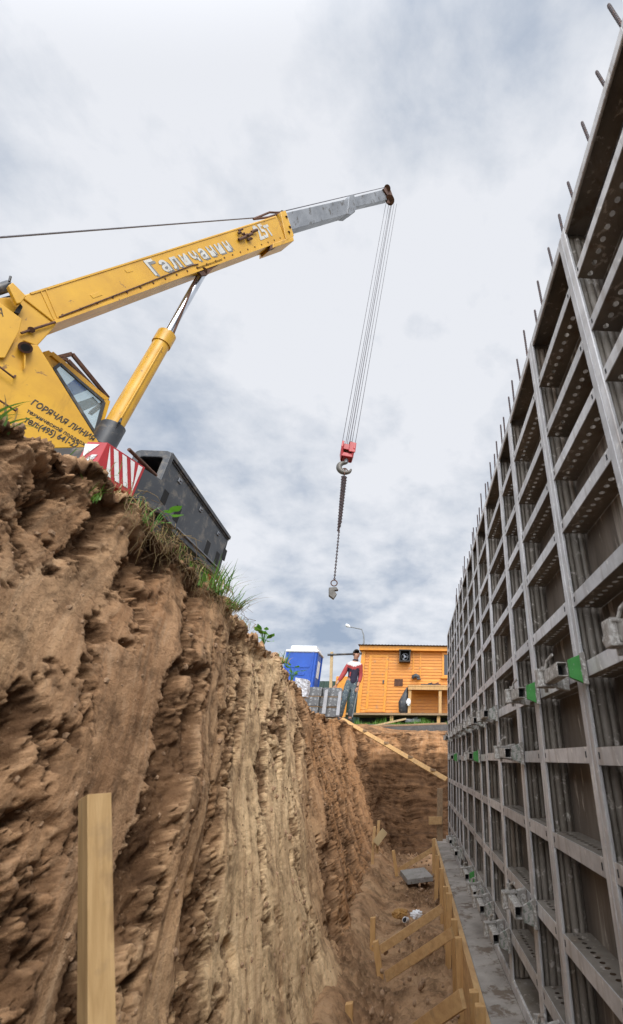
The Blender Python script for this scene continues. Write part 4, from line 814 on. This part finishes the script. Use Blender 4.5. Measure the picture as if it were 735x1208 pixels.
def small(name, p, mat, lab, cat, dims, rz=0.0):
    q = MB(); q.box((-dims[0]/2, -dims[1]/2, 0), (dims[0]/2, dims[1]/2, dims[2])); q.tube([(0, 0, dims[2]), (dims[0]*.3, 0, dims[2]+.04)], dims[1]*.2, 8); o = q.build(name, M[mat], bevel=min(dims)*.2); o.location = p; o.rotation_euler = (0, 0, rz); return tag(o, lab, cat)
small('tool_box', (ony(505, 808, BY).x, BY-.05, bz), 'darkwood', 'long dark tool box on the workbench', 'tool box', (.55, .2, .06))
small('hand_saw', (ony(514, 808, BY).x, BY-.05, bz), 'rust', 'small rusty power tool on the workbench near the formwork', 'tool', (.35, .16, .08), .2)
a_ = hp(490.5, 800, -.12); q = MB(); q.tube([(-.13, 0, -.02), (-.1, 0, .05), (0, 0, .09), (.1, 0, .05), (.13, 0, -.02)], [.05, .08, .09, .08, .05], 10); q.tube([(.05, -.09, -.04), (.2, -.09, -.05)], .03, 8); o = q.build('worn_hat', M['black']); o.location = a_; tag(o, 'black cap hanging on the hut wall above the workbench', 'cap')
a_ = ony(478, 832, BY-.1)
q = MB(); q.tube([(.05, 0, .62), (.0, 0, .35), (-.06, 0, .1), (-.04, 0, -.18), (.04, 0, -.30)], [.03, .12, .2, .19, .06], 12); o = q.build('black_sack', M['black']); o.location = a_; tag(o, 'black sack hanging beside the workbench leg', 'sack')
lump('white_bottle', a_+Vector((.12, -.22, .08)), .09, 'whitepl', 'small white bottle beside the black sack', 'bottle', (.8, .7, 1.3), 5)

# ------------------------------------------------------------------ portable toilet
TX0, TX1 = ony(334.5, 790, 17).x, ony(371.5, 790, 17).x; TW = TX1-TX0; tz1 = ony(352, 769.5, 17).z
pt = empty('portable_toilet', ((TX0+TX1)/2, 17, .97), R(0)); tag(pt, 'blue portable toilet with a white roof behind the stacked blocks', 'portable toilet')
hgt = tz1-.97; q = MB(); q.box((-TW/2, 0, .08), (TW/2, 1.1, hgt))
for i in range(7): z = .35+i*.27; q.box((-TW/2+.1, -.018, z), (TW/2-.22-.14*(i % 2), -.001, z+.09))
q.box((TW/2-.16, -.03, .08), (TW/2-.1, -.001, hgt)); q.box((-TW/2-.012, -.02, .08), (-TW/2+.06, -.001, hgt)); q.box((TW/2+.001, .05, .08), (TW/2+.03, .14, hgt)); q.box((TW/2+.001, .95, .08), (TW/2+.03, 1.04, hgt)); q.build('cabin', M['blue'], pt, bevel=.012)
q = MB(); q.box((-TW/2-.04, -.05, hgt+.0), (TW/2+.05, 1.16, hgt+.10)); q.prism([(-TW/2+.1, .06, hgt+.1), (TW/2-.06, .06, hgt+.1), (TW/2-.06, 1.05, hgt+.1), (-TW/2+.1, 1.05, hgt+.1)], (0, 0, .17)); q.build('roof', M['whitepl'], pt, bevel=.05, seg=3)
q = MB(); q.box((-TW/2-.05, -.05, 0), (TW/2+.05, 1.15, .08)); q.build('skid_base', M['black'], pt)
q = MB(); q.box((TW/2+.002, .35, hgt-.85), (TW/2+.012, .75, hgt-.25)); q.build('sign', M['whitepl'], pt)
# ------------------------------------------------------------------ stacked blocks and bits beside them
BLK = [(-2.68, 12.4), (-2.19, 12.5)]; bnames = ['left', 'right']
bz0 = .90
proto = MB(); proto.box((-.235, -.2, 0), (.235, .2, .215)); pm = None
k = 0
rows = {0: 'lower', 1: 'middle', 2: 'top'}
for ci, (x, y) in enumerate(BLK):
    for r in range(3):
        if pm is None: o = proto.build('concrete_block', [M['block']], bevel=.008); pm = o
        else: o = pm.copy(); COL.objects.link(o)
        o.location = (x+rnd.uniform(-.015, .015), y+rnd.uniform(-.03, .03), bz0+.03+r*.245); o.rotation_euler = (0, 0, rnd.uniform(-.06, .06))
        tag(o, f'{rows[r]} grey concrete block of the stack {"nearer the worker" if ci else "nearer the bank, in front of the blue toilet"}', 'concrete block', 'stacked grey concrete blocks')
for ci, (x, y) in enumerate(BLK):
    for r in range(2):
        q = MB(); q.box((-.25, -.2, 0), (-.19, .2, .021)); q.box((-.19, -.215, .004), (.25, -.15, .02)); o = q.build('spacer_slat', M['woodold']); o.location = (x, y, bz0+.252+r*.245-.003)
        tag(o, f'thin wood spacer under the {rows[r+1]} block of the stack {"nearer the worker" if ci else "nearer the bank"}', 'spacer', 'wood spacers between the blocks')
for i, (px, py, hgt2, w2, lab) in enumerate(((381.5, 842, .60, .05, 'pale upright cover strip between the two block stacks'), (398, 844, .60, .045, 'pale upright cover strip at the worker side of the block stacks'))):
    p_ = ony(px, py, 12.22); q = MB(); q.prism([(-w2, 0, 0), (w2, 0, 0), (w2*.9, 0, hgt2), (-w2*.8, 0, hgt2*.93)], (0, .03, 0)); o = q.build('cover_strip', M['blockwhite'], bevel=.006); o.location = p_; tag(o, lab, 'cover strip', 'pale strips on the block stacks')
p_ = ony(356, 812, 11.5)
bm = bmesh.new(); bmesh.ops.create_cube(bm, size=1); bmesh.ops.subdivide_edges(bm, edges=bm.edges[:], cuts=9, use_grid_fill=True); rr = random.Random(2)
for v in bm.verts: v.co = Vector((v.co.x*.34*(1-.25*max(0, v.co.z)), v.co.y*.3, v.co.z*.42 - .10*max(0, v.co.z)*(v.co.x+.3))) + Vector((rr.uniform(-1, 1), rr.uniform(-1, 1), rr.uniform(-1, 1)))*.016
me = bpy.data.meshes.new('plastic_bundle'); bm.to_mesh(me); bm.free(); me.materials.append(M['poly']); o = link_mesh('plastic_bundle', me); o.location = p_; tag(o, 'crumpled grey plastic-wrapped bundle on the bank in front of the toilet', 'bundle')
# fence, posts
FY = 21.5; fz = ony(390, 803.5, FY).z
q = MB(); n3 = 60; x0, x1 = -9.5, -2.4; vs = []
for i in range(n3*2+1):
    xx = x0+(x1-x0)*i/(n3*2); yy = FY + (.025 if (i//2) % 2 else 0); vs += [(xx, yy, 1.15), (xx, yy, fz)]
q.add(vs, [(2*i, 2*i+2, 2*i+3, 2*i+1) for i in range(n3*2)]); o = q.build('sheet_fence', M['fence']); s = o.modifiers.new('t', 'SOLIDIFY'); s.thickness = .006; tag(o, 'dark green corrugated metal fence behind the worker', 'fence')
p0, p1 = ony(389.5, 846, 15), ony(391.5, 769, 15); q = MB(); q.bar((0, 0, -.15), p1-p0, .09, .06, (0, 1, 0)); o = q.build('timber_post', M['woodnew'], bevel=.004); o.location = p0; tag(o, 'tall pale timber post behind the block stacks', 'post')
p0, p1 = ony(386.5, 772.5, 14.95), ony(427, 771, 14.95); q = MB(); q.tube([(0, 0, 0), p1-p0], .035, 8); o = q.build('steel_pipe', M['black']); o.location = p0; tag(o, 'dark pipe lying level from the timber post to the hut', 'pipe')
p0 = ony(396, 846, 16); q = MB(); q.box((-.13, -.03, 0), (.32, .03, ony(396, 798, 16).z-p0.z)); o = q.build('brick_coloured_board', M['trim']); o.location = p0; tag(o, 'orange-brown board standing behind the worker arm', 'board')
p0, p1 = ony(416, 842, 15.5), ony(423.5, 806, 15.5); q = MB(); q.tube([(0, 0, -.1), p1-p0], .02, 8); o = q.build('leaning_rod', M['pole']); o.location = p0; tag(o, 'thin grey rod leaning on the hut corner behind the worker', 'rod')
# street lamp
LY = 34.0; lb_ = ony(424, 815, LY); lp = empty('street_lamp', (lb_.x, LY, 1.3)); tag(lp, 'grey street lamp with curved arm behind the hut', 'street lamp')
zt = ony(423.5, 757, LY).z-1.3; q = MB(); e_ = ony(413, 739.5, LY)-Vector((lb_.x, LY, 1.3)); q.tube([(0, 0, 0), (0, 0, zt), (-.06, 0, zt+.5), (-.25, 0, e_.z-.18), (e_.x, 0, e_.z)], [.09, .06, .05, .045, .04], 8); q.build('pole', M['pole'], lp)
q = MB(); f_ = ony(408, 737, LY)-Vector((lb_.x, LY, 1.3)); q.tube([e_, e_*.5+f_*.5, f_], [.05, .13, .09], 10); q.build('lamp_head', M['whitepl'], lp)
# odd boards by the far bank
for (x0, y0, Y0, x1, y1, Y1, mat, w, lab) in ((424, 860, 14.0, 479, 848, 14.2, 'woodnew', .07, 'thin pale lath lying on the ground in front of the hut'), (437, 857, 14.6, 527, 853.5, 14.6, 'woodold', .12, 'long weathered board lying along the path in front of the hut')):
    a_, b_ = ony(x0, y0, Y0), ony(x1, y1, Y1); q = MB(); q.bar((0, 0, 0), b_-a_, w, .05); o = q.build('ground_board', M[mat], bevel=.003); o.location = a_; tag(o, lab, 'board')
small('grey_block', ony(487, 851, 17.3)-Vector((0, 0, .05)), 'block', 'flat grey block in the grass under the hut deck', 'block', (.55, .3, .12), .1)

# ------------------------------------------------------------------ worker
WYY = 13.5; fpt = ony(411, 851, WYY); pe = empty('person', fpt + Vector((-.06, 0, -.02))); pe.scale = (1.11, 1.11, 1.11)
tag(pe, 'man in white, red and navy jacket and jeans leaning an arm on the blocks', 'person')
def skin(name, verts, edges, radii, mats, parent, root=0, sub=2, assign=None):
    me = bpy.data.meshes.new(name); me.from_pydata(verts, edges, []); o = link_mesh(name, me, parent)
    m_ = o.modifiers.new('s', 'SKIN'); sv = me.skin_vertices[0] if me.skin_vertices else None
    if sv is None:
        bm = bmesh.new(); bm.from_mesh(me); bm.verts.layers.skin.verify(); bm.to_mesh(me); bm.free(); sv = me.skin_vertices[0]
    for i, r_ in enumerate(radii):
        sv.data[i].radius = r_ if hasattr(r_, '__len__') else (r_, r_); sv.data[i].use_root = (i == root)
    m_.use_smooth_shade = True; s_ = o.modifiers.new('u', 'SUBSURF'); s_.levels = sub; s_.render_levels = sub
    bpy.context.view_layer.update(); dg = bpy.context.evaluated_depsgraph_get(); nm = bpy.data.meshes.new_from_object(o.evaluated_get(dg)); bpy.data.objects.remove(o); bpy.data.meshes.remove(me)
    for mm in (mats if isinstance(mats, list) else [mats]): nm.materials.append(mm)
    if assign:
        for p in nm.polygons: p.material_index = assign(p.center)
    for p in nm.polygons: p.use_smooth = True
    return link_mesh(name, nm, parent)
# pose (x right, y away, z up, metres from between the feet); weight on his left leg, body turned to the right
BODY_V = [(.04, 0, .92), (.05, .01, 1.08), (.06, .01, 1.24), (.07, .01, 1.38), (.08, -.005, 1.47), (.09, -.015, 1.54),       # 0 pelvis .. 5 neck
  (-.06, 0, .88), (-.10, -.09, .47), (-.17, .02, .09), (-.17, -.11, .03),                                                       # 6-9 his right leg (left in the picture)
  (.12, .02, .88), (.10, -.03, .48), (.07, .06, .09), (.12, -.06, .03),                                                        # 10-13
  (-.10, .0, 1.37), (-.21, -.03, 1.12), (-.31, -.10, .93), (-.335, -.125, .865),                                               # 14-17 arm to the blocks
  (.22, .01, 1.36), (.25, .05, 1.10), (.22, -.05, .90), (.21, -.08, .83),                                                      # 18-21
  (.095, -.02, 1.60), (.10, -.02, 1.70)]
BODY_E = [(0,1),(1,2),(2,3),(3,4),(4,5),(0,6),(6,7),(7,8),(8,9),(0,10),(10,11),(11,12),(12,13),(3,14),(14,15),(15,16),(16,17),(3,18),(18,19),(19,20),(20,21),(5,22),(22,23)]
BODY_R = [(.13,.10),(.125,.095),(.14,.10),(.145,.10),(.075,.07),(.056,.056),.088,.062,.045,.036,.088,.062,.045,.036,.066,.05,.036,.03,.066,.05,.036,.03,(.078,.09),(.078,.092)]
skin('body', BODY_V, BODY_E, BODY_R, M['skin'], pe)
def jac(c):
    z, x = c.z, c.x; vee = 1.265 + .42*abs(x-.07)
    if z > vee+.05 and -.12 < x < .25 and z < 1.6: return 2
    if (x < -.105 or x > .215) : return 1
    if z > vee-.02: return 1
    return 0
JV = [(.04, 0, .84), (.05, .01, 1.06), (.06, .01, 1.24), (.07, .01, 1.38), (.085, -.005, 1.485), (-.10, 0, 1.37), (-.21, -.03, 1.12), (-.30, -.095, .945), (.22, .01, 1.36), (.25, .05, 1.10), (.222, -.04, .92)]
JR = [(.155,.125),(.152,.12),(.163,.125),(.165,.122),(.085,.085),.084,.068,.05,.084,.068,.05]
skin('jacket', JV, [(0,1),(1,2),(2,3),(3,4),(3,5),(5,6),(6,7),(3,8),(8,9),(9,10)], JR, [M['navy'], M['jred'], M['jwhite']], pe, assign=jac, sub=3)
TV = [(.04, 0, 1.06), (.04, 0, .90), (-.065, 0, .82), (-.10, -.09, .47), (-.17, .02, .10), (.12, .02, .82), (.10, -.03, .48), (.07, .06, .11)]
skin('jeans', TV, [(0,1),(1,2),(2,3),(3,4),(1,5),(5,6),(6,7)], [(.135,.11),(.14,.115),.107,.078,.062,.107,.078,.062], M['denim'], pe, sub=2)
for a_, b_, c_ in (((-.175, .05, .05), (-.17, -.06, .045), (-.165, -.15, .03)), ((.07, .09, .05), (.10, -.02, .045), (.135, -.10, .03))):
    skin('boot', [a_, (a_[0], a_[1]-.02, .14), b_, c_], [(0,1),(0,2),(2,3)], [.055, .055, .05, .04], M['boot'], pe)
def ball(name, c, r, mat, parent, sq=(1,1,1), cut=None):
    bm = bmesh.new(); bmesh.ops.create_uvsphere(bm, u_segments=18, v_segments=14, radius=r)
    for v in bm.verts: v.co = Vector((v.co.x*sq[0], v.co.y*sq[1], v.co.z*sq[2]))
    if cut: bmesh.ops.delete(bm, geom=[v for v in bm.verts if cut(v.co)], context='VERTS')
    me = bpy.data.meshes.new(name); bm.to_mesh(me); bm.free(); me.materials.append(mat)
    for p in me.polygons: p.use_smooth = True
    o = link_mesh(name, me, parent); o.location = c; return o
HC = Vector((.10, -.02, 1.665)); FD = Vector((.72, -.69, 0)).normalized(); FS = Vector((-FD.y, FD.x, 0))
hr = ball('hair', HC+Vector((-.012, .008, .02)), .108, M['hair'], pe, (.92, 1.0, 1.10), cut=lambda c: (c.dot(FD) > .045 and c.z < .055) or c.z < -.06)
q = MB(); q.tube([HC+FD*.085+Vector((0, 0, .015)), HC+FD*.112+Vector((0, 0, -.028)), HC+FD*.085+Vector((0, 0, -.035))], [.010, .018, .012], 8); q.build('nose', M['skin'], pe)
for s_ in (-1, 1):
    q = MB(); q.tube([HC+FD*.083+FS*s_*.036+Vector((0, 0, .008)), HC+FD*.092+FS*s_*.034+Vector((0, 0, .006))], .011, 8); q.build('eye', M['hair'], pe)
    q = MB(); q.ring(HC+FS*s_*.088+FD*-.01+Vector((0, 0, -.01)), FS, .020, .011, 10, 6, sx=1.0); q.build('ear', M['skin'], pe)
q = MB(); q.tube([HC+FD*.088-FS*.025+Vector((0, 0, -.066)), HC+FD*.094+Vector((0, 0, -.066)), HC+FD*.088+FS*.025+Vector((0, 0, -.066))], .007, 6); q.build('mouth', M['jred'], pe)
q = MB(); q.ring((.087, -.01, 1.515), (0.05, -.1, 1), .062, .02, 18, 8); q.build('collar', M['navy'], pe)
q = MB(); q.bar((-.01, -.128, 1.08), (.0, -.13, 1.19), .035, .012, (0, -1, 0)); q.build('pocket_trim', M['jred'], pe, bevel=.004)
for sx_, wr in ((-1, Vector((-.335, -.125, .865))), (1, Vector((.21, -.08, .83)))):
    dn = (Vector((-.06, -.05, -.10)) if sx_ < 0 else Vector((-.02, -.04, -.12))).normalized(); sd = Vector((0, -1, 0)).cross(dn).normalized(); fw = sd.cross(dn)
    vs = [wr, wr+dn*.07]; ed = [(0, 1)]; rs = [(.026, .022), (.036, .018)]
    for k in range(4):
        b_ = wr+dn*.075+sd*(.03-.02*k); ln = (.06, .07, .066, .052)[k]; i = len(vs); vs += [b_, b_+dn*ln*.6, b_+dn*ln+fw*.015]; ed += [(1, i), (i, i+1), (i+1, i+2)]; rs += [.0095, .009, .0075]
    i = len(vs); vs += [wr+dn*.03+sd*.035, wr+dn*.075+sd*.06+fw*.01]; ed += [(0, i), (i, i+1)]; rs += [.012, .009]
    skin('hand', [tuple(v) for v in vs], ed, rs, M['skin'], pe, sub=1)

# ------------------------------------------------------------------ plants on the bank edge
def tuft(name, base, n, hgt, spread, lab, cat, mat='grass', lean=(0, 0, 0), seed=0, w=.006, dry=.15):
    rr = random.Random(seed); mb = MB()
    for i in range(n):
        a_ = rr.uniform(0, 6.283); b0 = Vector((rr.gauss(0, spread*.35), rr.gauss(0, spread*.35), -.03)); d = Vector((math.cos(a_), math.sin(a_), 0)); L = hgt*rr.uniform(.45, 1.1); bend = rr.uniform(.25, .9)
        wv = Vector((-d.y, d.x, 0))*w*rr.uniform(.6, 1.3); prev = None; vs = []; m = 6
        for k in range(m+1):
            t = k/m; p = b0 + d*(L*bend*t*t) + Vector((0, 0, L*(t - .35*bend*t*t))) + Vector(lean)*L*t; ww = wv*(1-t**1.6)
            vs += [p-ww, p+ww]
        mb.add(vs, [(2*k, 2*k+1, 2*k+3, 2*k+2) for k in range(m)], 1 if rr.random() < dry else 0, True)
    o = mb.build(name, [M[mat], M['grassdry']]); o.location = base; return tag(o, lab, cat, 'plants on the trench edge')
def leafy(name, base, n, size, lab, seed=0, hgt=.14):
    rr = random.Random(seed); mb = MB()
    for i in range(n):
        a_ = rr.uniform(0, 6.283); tip = Vector((math.cos(a_)*.08, math.sin(a_)*.08, 0))*rr.uniform(.3, 1.2)+Vector((0, 0, hgt*rr.uniform(.35, 1))); mb.tube([(0, 0, -.03), tip*.5+Vector((0, 0, .03)), tip], .0025, 4)
        d = Vector((math.cos(a_), math.sin(a_), rr.uniform(-.1, .6))).normalized(); s_ = Vector((-d.y, d.x, 0)).normalized(); u = s_.cross(d); sz = size*rr.uniform(.6, 1.1); m = 7
        pr = [0, .55, .85, .95, .85, .5, .02]; vs = []
        for k in range(m): t = k/(m-1); c = tip+d*(sz*t)+u*(-.18*sz*t*t); vs += [c-s_*pr[k]*sz*.42+u*pr[k]*sz*.06, c, c+s_*pr[k]*sz*.42+u*pr[k]*sz*.06]
        mb.add(vs, [f for k in range(m-1) for f in ((3*k, 3*k+1, 3*k+4, 3*k+3), (3*k+1, 3*k+2, 3*k+5, 3*k+4))], 0, True)
    o = mb.build(name, [M['leaf']]); o.location = base; return tag(o, lab, 'weed', 'plants on the trench edge')
CR = lambda y: Vector(BP[B0-3, int(np.argmin(np.abs(BP[B0-3, :, 1]-y)+(BP[B0-3, :, 0] > -1.0)*9))])
EDGE = {}
def crest_at(px):
    """point of the bank's edge that shows at that photo column"""
    best = None
    for j in range(0, BP.shape[1], 2):
        for i in range(B0-40, B0+20, 6):
            p = Vector(BP[i, j]); d = p.dot(c_F)
            if d < .3: continue
            x = CX+FPX*p.dot(c_R)/d; y_ = CY-FPX*p.dot(c_U)/d
            if abs(x-px) < 3 and (best is None or y_ < best[0]): best = (y_, p)
    return best[1] if best else CR(2)
tuft('grass_tuft', crest_at(4), 22, .12, .06, 'yellow-green grass tuft at the left edge below the crane writing', 'grass tuft', seed=1, dry=.35, w=.005)
tuft('grass_tuft', bank_at(112, 584), 34, .10, .05, 'small blurred grass tuft below the striped guard', 'grass tuft', seed=2, w=.003)
leafy('broadleaf_weed', crest_at(180), 4, .075, 'broad-leaved weed with a long blade in front of the black locker', 3)
tuft('grass_tuft', crest_at(172), 5, .17, .02, 'few long grass blades beside the broad-leaved weed', 'grass tuft', seed=5, w=.008)
tuft('grass_tuft', crest_at(252), 110, .24, .17, 'large bright grass tuft below the end of the black locker', 'grass tuft', seed=4, w=.005)
tuft('grass_tuft', crest_at(272), 70, .19, .14, 'bushy grass tuft overhanging the bank to the right of the largest one', 'grass tuft', seed=9, w=.005, lean=(.35, 0, -.2))
leafy('broadleaf_weed', crest_at(312), 14, .09, 'small dark green weed on the sandy bank shoulder', 6, .16)
leafy('broadleaf_weed', crest_at(346), 14, .09, 'green weed on the bank in front of the blue toilet', 8, .2)
tuft('grass_tuft', crest_at(340), 14, .2, .12, 'thin grass blades beside the weed in front of the toilet', 'grass tuft', seed=12, w=.009)
# dry roots and straw matted under the edge
mb = MB(); rr = random.Random(3)
for i in range(260):
    px = rr.uniform(150, 285); p = crest_at(round(px/6)*6) if i % 1 == 0 else None
    p = p + Vector((rr.uniform(-.02, .10), rr.uniform(-.10, .10), rr.uniform(-.06, .03))); L = rr.uniform(.05, .17); d = Vector((rr.uniform(-.1, .5), rr.uniform(-1, 1), rr.uniform(-.9, .2))).normalized(); wv = Vector((rr.uniform(-.04, .04), rr.uniform(-.05, .05), 0))
    mb.tube([p, p+d*L*.4+wv, p+d*L*.75-Vector((0, 0, L*.2)), p+d*L-Vector((0, 0, L*.45))+wv], [.0017, .0015, .0012, .0008], 4, 1 if rr.random() < .45 else 0)
tag(mb.build('roots', [M['root'], M['grassdry']]), 'dry roots and straw matted under the edge of the bank', 'roots', kind='stuff')
mb = MB(); rr = random.Random(21)
EC = [crest_at(px) for px in range(126, 300, 6)]
for i in range(620):
    p = rr.choice(EC) + Vector((rr.uniform(-.10, .05), rr.uniform(-.12, .12), rr.uniform(-.04, .015))); a_ = rr.uniform(0, 6.28); d = Vector((math.cos(a_), math.sin(a_), 0)); L = rr.uniform(.02, .085); s_ = Vector((-d.y, d.x, 0))*rr.uniform(.0012, .0026); t1 = p + Vector((0, 0, L*.7)) + d*L*.25; t2 = p + d*L*.9 + Vector((0, 0, L*rr.uniform(.3, .9)))
    mb.add([p-s_, p+s_, t1-s_*.8, t1+s_*.8, t2], [(0, 1, 3, 2), (2, 3, 4)], 1 if rr.random() < .6 else 0)
tag(mb.build('turf', [M['grass'], M['grassdry']]), 'short dry and green turf stubble along the bank edge', 'turf', kind='stuff')
# grass by the hut
mb = MB(); rr = random.Random(5)
for i in range(1900):
    x = rr.uniform(-2.0, 3.2); y = rr.uniform(16.25, 17.3); z = float(gz(x, y)); a_ = rr.uniform(0, 6.28); d = Vector((math.cos(a_), math.sin(a_), 0)); L = rr.uniform(.12, .36)*(.75+.25*math.sin(x*5)); s_ = Vector((-d.y, d.x, 0))*.014
    mb.add([Vector((x, y, z-.02))-s_, Vector((x, y, z-.02))+s_, Vector((x, y, z+L))+d*L*.4], [(0, 1, 2)], 0)
tag(mb.build('grass', [M['grass']]), 'bright grass growing under the hut deck', 'grass', kind='stuff')
# loose clods on floor and edge
mb = MB(); rr = random.Random(8)
for i in range(420):
    if i < 260: p = Vector((rr.uniform(-.45, .40), rr.uniform(3.6, 10.2), -1.57+rr.uniform(-.01, .03))); r_ = rr.choice((.006, .008, .010, .013, .022))*rr.uniform(.7, 1.2)
    else: p = Vector(BP[B0-rr.randint(2, 50), rr.randint(150, BP.shape[1]-200)]) + Vector((0, 0, .01)); r_ = rr.choice((.006, .01, .018))*rr.uniform(.7, 1.2)
    bm = bmesh.new(); bmesh.ops.create_icosphere(bm, subdivisions=2, radius=r_)
    vs = []
    for v in bm.verts: k_ = 1+.35*math.sin(v.co.x/r_*3.1+i)*math.sin(v.co.y/r_*2.7+i*2)+.15*math.sin(v.co.z/r_*7+i); vs.append(p+v.co*k_)
    mb.add(vs, [tuple(v.index for v in f.verts) for f in bm.faces], 0, True); bm.free()
J = np.where((BP[B0+40, :, 1] > .8) & (BP[B0+40, :, 1] < 10.5))[0]
dbl = Vector((.93, 0, .36))
for i in range(1000):
    j = int(J[int(len(J)*rr.random()**.8)]); r0 = B0 + int(470*rr.random()); p = Vector(BP[r0, j]); dist = p.length
    r_ = rr.choice((.003, .004, .005, .007, .010))*rr.uniform(.7, 1.3)*max(.6, min(2.2, dist*.5)); bm = bmesh.new(); bmesh.ops.create_icosphere(bm, subdivisions=1, radius=r_); sq = Vector((rr.uniform(.6, 1.1), rr.uniform(.6, 1.3), rr.uniform(.6, 1.2)))
    vs = [p + Vector((v.co.x*sq.x, v.co.y*sq.y, v.co.z*sq.z))*rr.uniform(.75, 1.25) for v in bm.verts]; mb.add(vs, [tuple(v.index for v in f.verts) for f in bm.faces], 0, False); bm.free()
tag(mb.build('clods', [M['clod']]), 'loose earth clods scattered along the trench', 'clods', kind='stuff')

# ------------------------------------------------------------------ light and sky
w = bpy.data.worlds.new('World'); SC.world = w; w.use_nodes = True; t = w.node_tree; bg = t.nodes['Background']
SUN_EL, SUN_ROT = R(46), R(158)
sky = t.nodes.new('ShaderNodeTexSky'); sky.sky_type = 'NISHITA'; sky.sun_disc = False; sky.sun_elevation = SUN_EL; sky.sun_rotation = SUN_ROT
tc = t.nodes.new('ShaderNodeTexCoord'); sx = t.nodes.new('ShaderNodeSeparateXYZ'); t.links.new(tc.outputs['Generated'], sx.inputs[0])
zc = mth(t, 'ADD', mth(t, 'MAXIMUM', sx.outputs[2], 0.0), .32); cb_ = t.nodes.new('ShaderNodeCombineXYZ')
t.links.new(mth(t, 'DIVIDE', sx.outputs[0], zc), cb_.inputs[0]); t.links.new(mth(t, 'DIVIDE', sx.outputs[1], zc), cb_.inputs[1])
n1 = noise(t, cb_.outputs[0], 1.9, 7, .52, .12); n2 = noise(t, cb_.outputs[0], 4.2, 8, .56, .15)
def blob(px, py, width):
    d = ray(px, py).normalized(); vm = t.nodes.new('ShaderNodeVectorMath'); vm.operation = 'DOT_PRODUCT'; t.links.new(tc.outputs['Generated'], vm.inputs[0]); vm.inputs[1].default_value = d
    mr = t.nodes.new('ShaderNodeMapRange'); mr.interpolation_type = 'SMOOTHSTEP'; t.links.new(vm.outputs['Value'], mr.inputs[0]); mr.inputs[1].default_value = math.cos(R(width)); mr.inputs[2].default_value = 1.0; return mr.outputs[0]
n3 = noise(t, cb_.outputs[0], 10.5, 6, .6, .2); v = mth(t, 'ADD', mth(t, 'ADD', mth(t, 'MULTIPLY', n1, .50), mth(t, 'MULTIPLY', n2, .48)), mth(t, 'MULTIPLY', mth(t, 'SUBTRACT', n3, .5), .22))
for px, py, wd, amt in ((560, 110, 11, -.09), (110, 430, 22, -.04), (270, 520, 15, -.07), (430, 470, 9, -.04), (20, 30, 24, .0), (340, 740, 12, -.13), (480, 740, 14, -.05), (40, 180, 18, -.05), (330, 380, 20, .08), (500, 400, 20, .06), (330, 60, 22, .03), (330, 640, 9, .03), (620, 250, 16, .05), (150, 590, 14, .05)):
    v = mth(t, 'ADD', v, mth(t, 'MULTIPLY', blob(px, py, wd), amt))
cl = ramp(t, v, [(.27, (.36, .44, .57)), (.36, (.54, .60, .70)), (.435, (.71, .75, .82)), (.53, (.87, .89, .94))])
skm = t.nodes.new('ShaderNodeMix'); skm.data_type = 'RGBA'; skm.blend_type = 'MULTIPLY'; skm.inputs[0].default_value = 1; t.links.new(sky.outputs[0], skm.inputs[6]); skm.inputs[7].default_value = (.10, .10, .10, 1)
cs_ = mix(t, 1.0, cl, (10, 10, 10), 'MULTIPLY')
GA_ = R(196); gd = Vector((math.sin(GA_)*math.cos(R(36)), math.cos(GA_)*math.cos(R(36)), math.sin(R(36))))      # unseen bright sky patch behind the viewer, added to light bank and formwork
vm = t.nodes.new('ShaderNodeVectorMath'); vm.operation = 'DOT_PRODUCT'; t.links.new(tc.outputs['Generated'], vm.inputs[0]); vm.inputs[1].default_value = gd
mr = t.nodes.new('ShaderNodeMapRange'); mr.interpolation_type = 'SMOOTHSTEP'; t.links.new(vm.outputs['Value'], mr.inputs[0]); mr.inputs[1].default_value = math.cos(R(66)); mr.inputs[2].default_value = 1.0; mr.inputs[3].default_value = 1.0; mr.inputs[4].default_value = 4.2
cs_ = mix(t, 1.0, cs_, mr.outputs[0], 'MULTIPLY')
fin = mix(t, .94, sky.outputs[0], cs_); t.links.new(fin, bg.inputs['Color']); bg.inputs['Strength'].default_value = .10
t.nodes.remove(skm)
sl = bpy.data.lights.new('Sun', 'SUN'); sl.energy = 2.2; sl.angle = R(22); sl.color = (1, .95, .88); so = bpy.data.objects.new('Sun', sl); COL.objects.link(so)
sd_ = Vector((math.sin(SUN_ROT)*math.cos(SUN_EL), math.cos(SUN_ROT)*math.cos(SUN_EL), math.sin(SUN_EL))); so.rotation_euler = sd_.to_track_quat('Z', 'Y').to_euler()

# ------------------------------------------------------------------ camera
cam = bpy.data.cameras.new('Camera'); co = bpy.data.objects.new('Camera', cam); COL.objects.link(co); SC.camera = co
cam.sensor_fit = 'VERTICAL'; cam.sensor_height = 36; cam.sensor_width = 36; cam.lens = FPX/1208*36
cam.shift_x = -(CX-367.5)/1208; cam.shift_y = -(604-CY)/1208; cam.clip_start = .05; cam.clip_end = 3000
co.rotation_euler = Matrix((c_R, c_U, -c_F)).transposed().to_euler()
cam.dof.use_dof = True; cam.dof.focus_distance = 9.0; cam.dof.aperture_fstop = 4.0
SC.view_settings.view_transform = 'Standard'; SC.view_settings.look = 'None'; SC.view_settings.gamma = 1; SC.view_settings.exposure = 0.0
SC.render.resolution_x, SC.render.resolution_y = 623, 1024
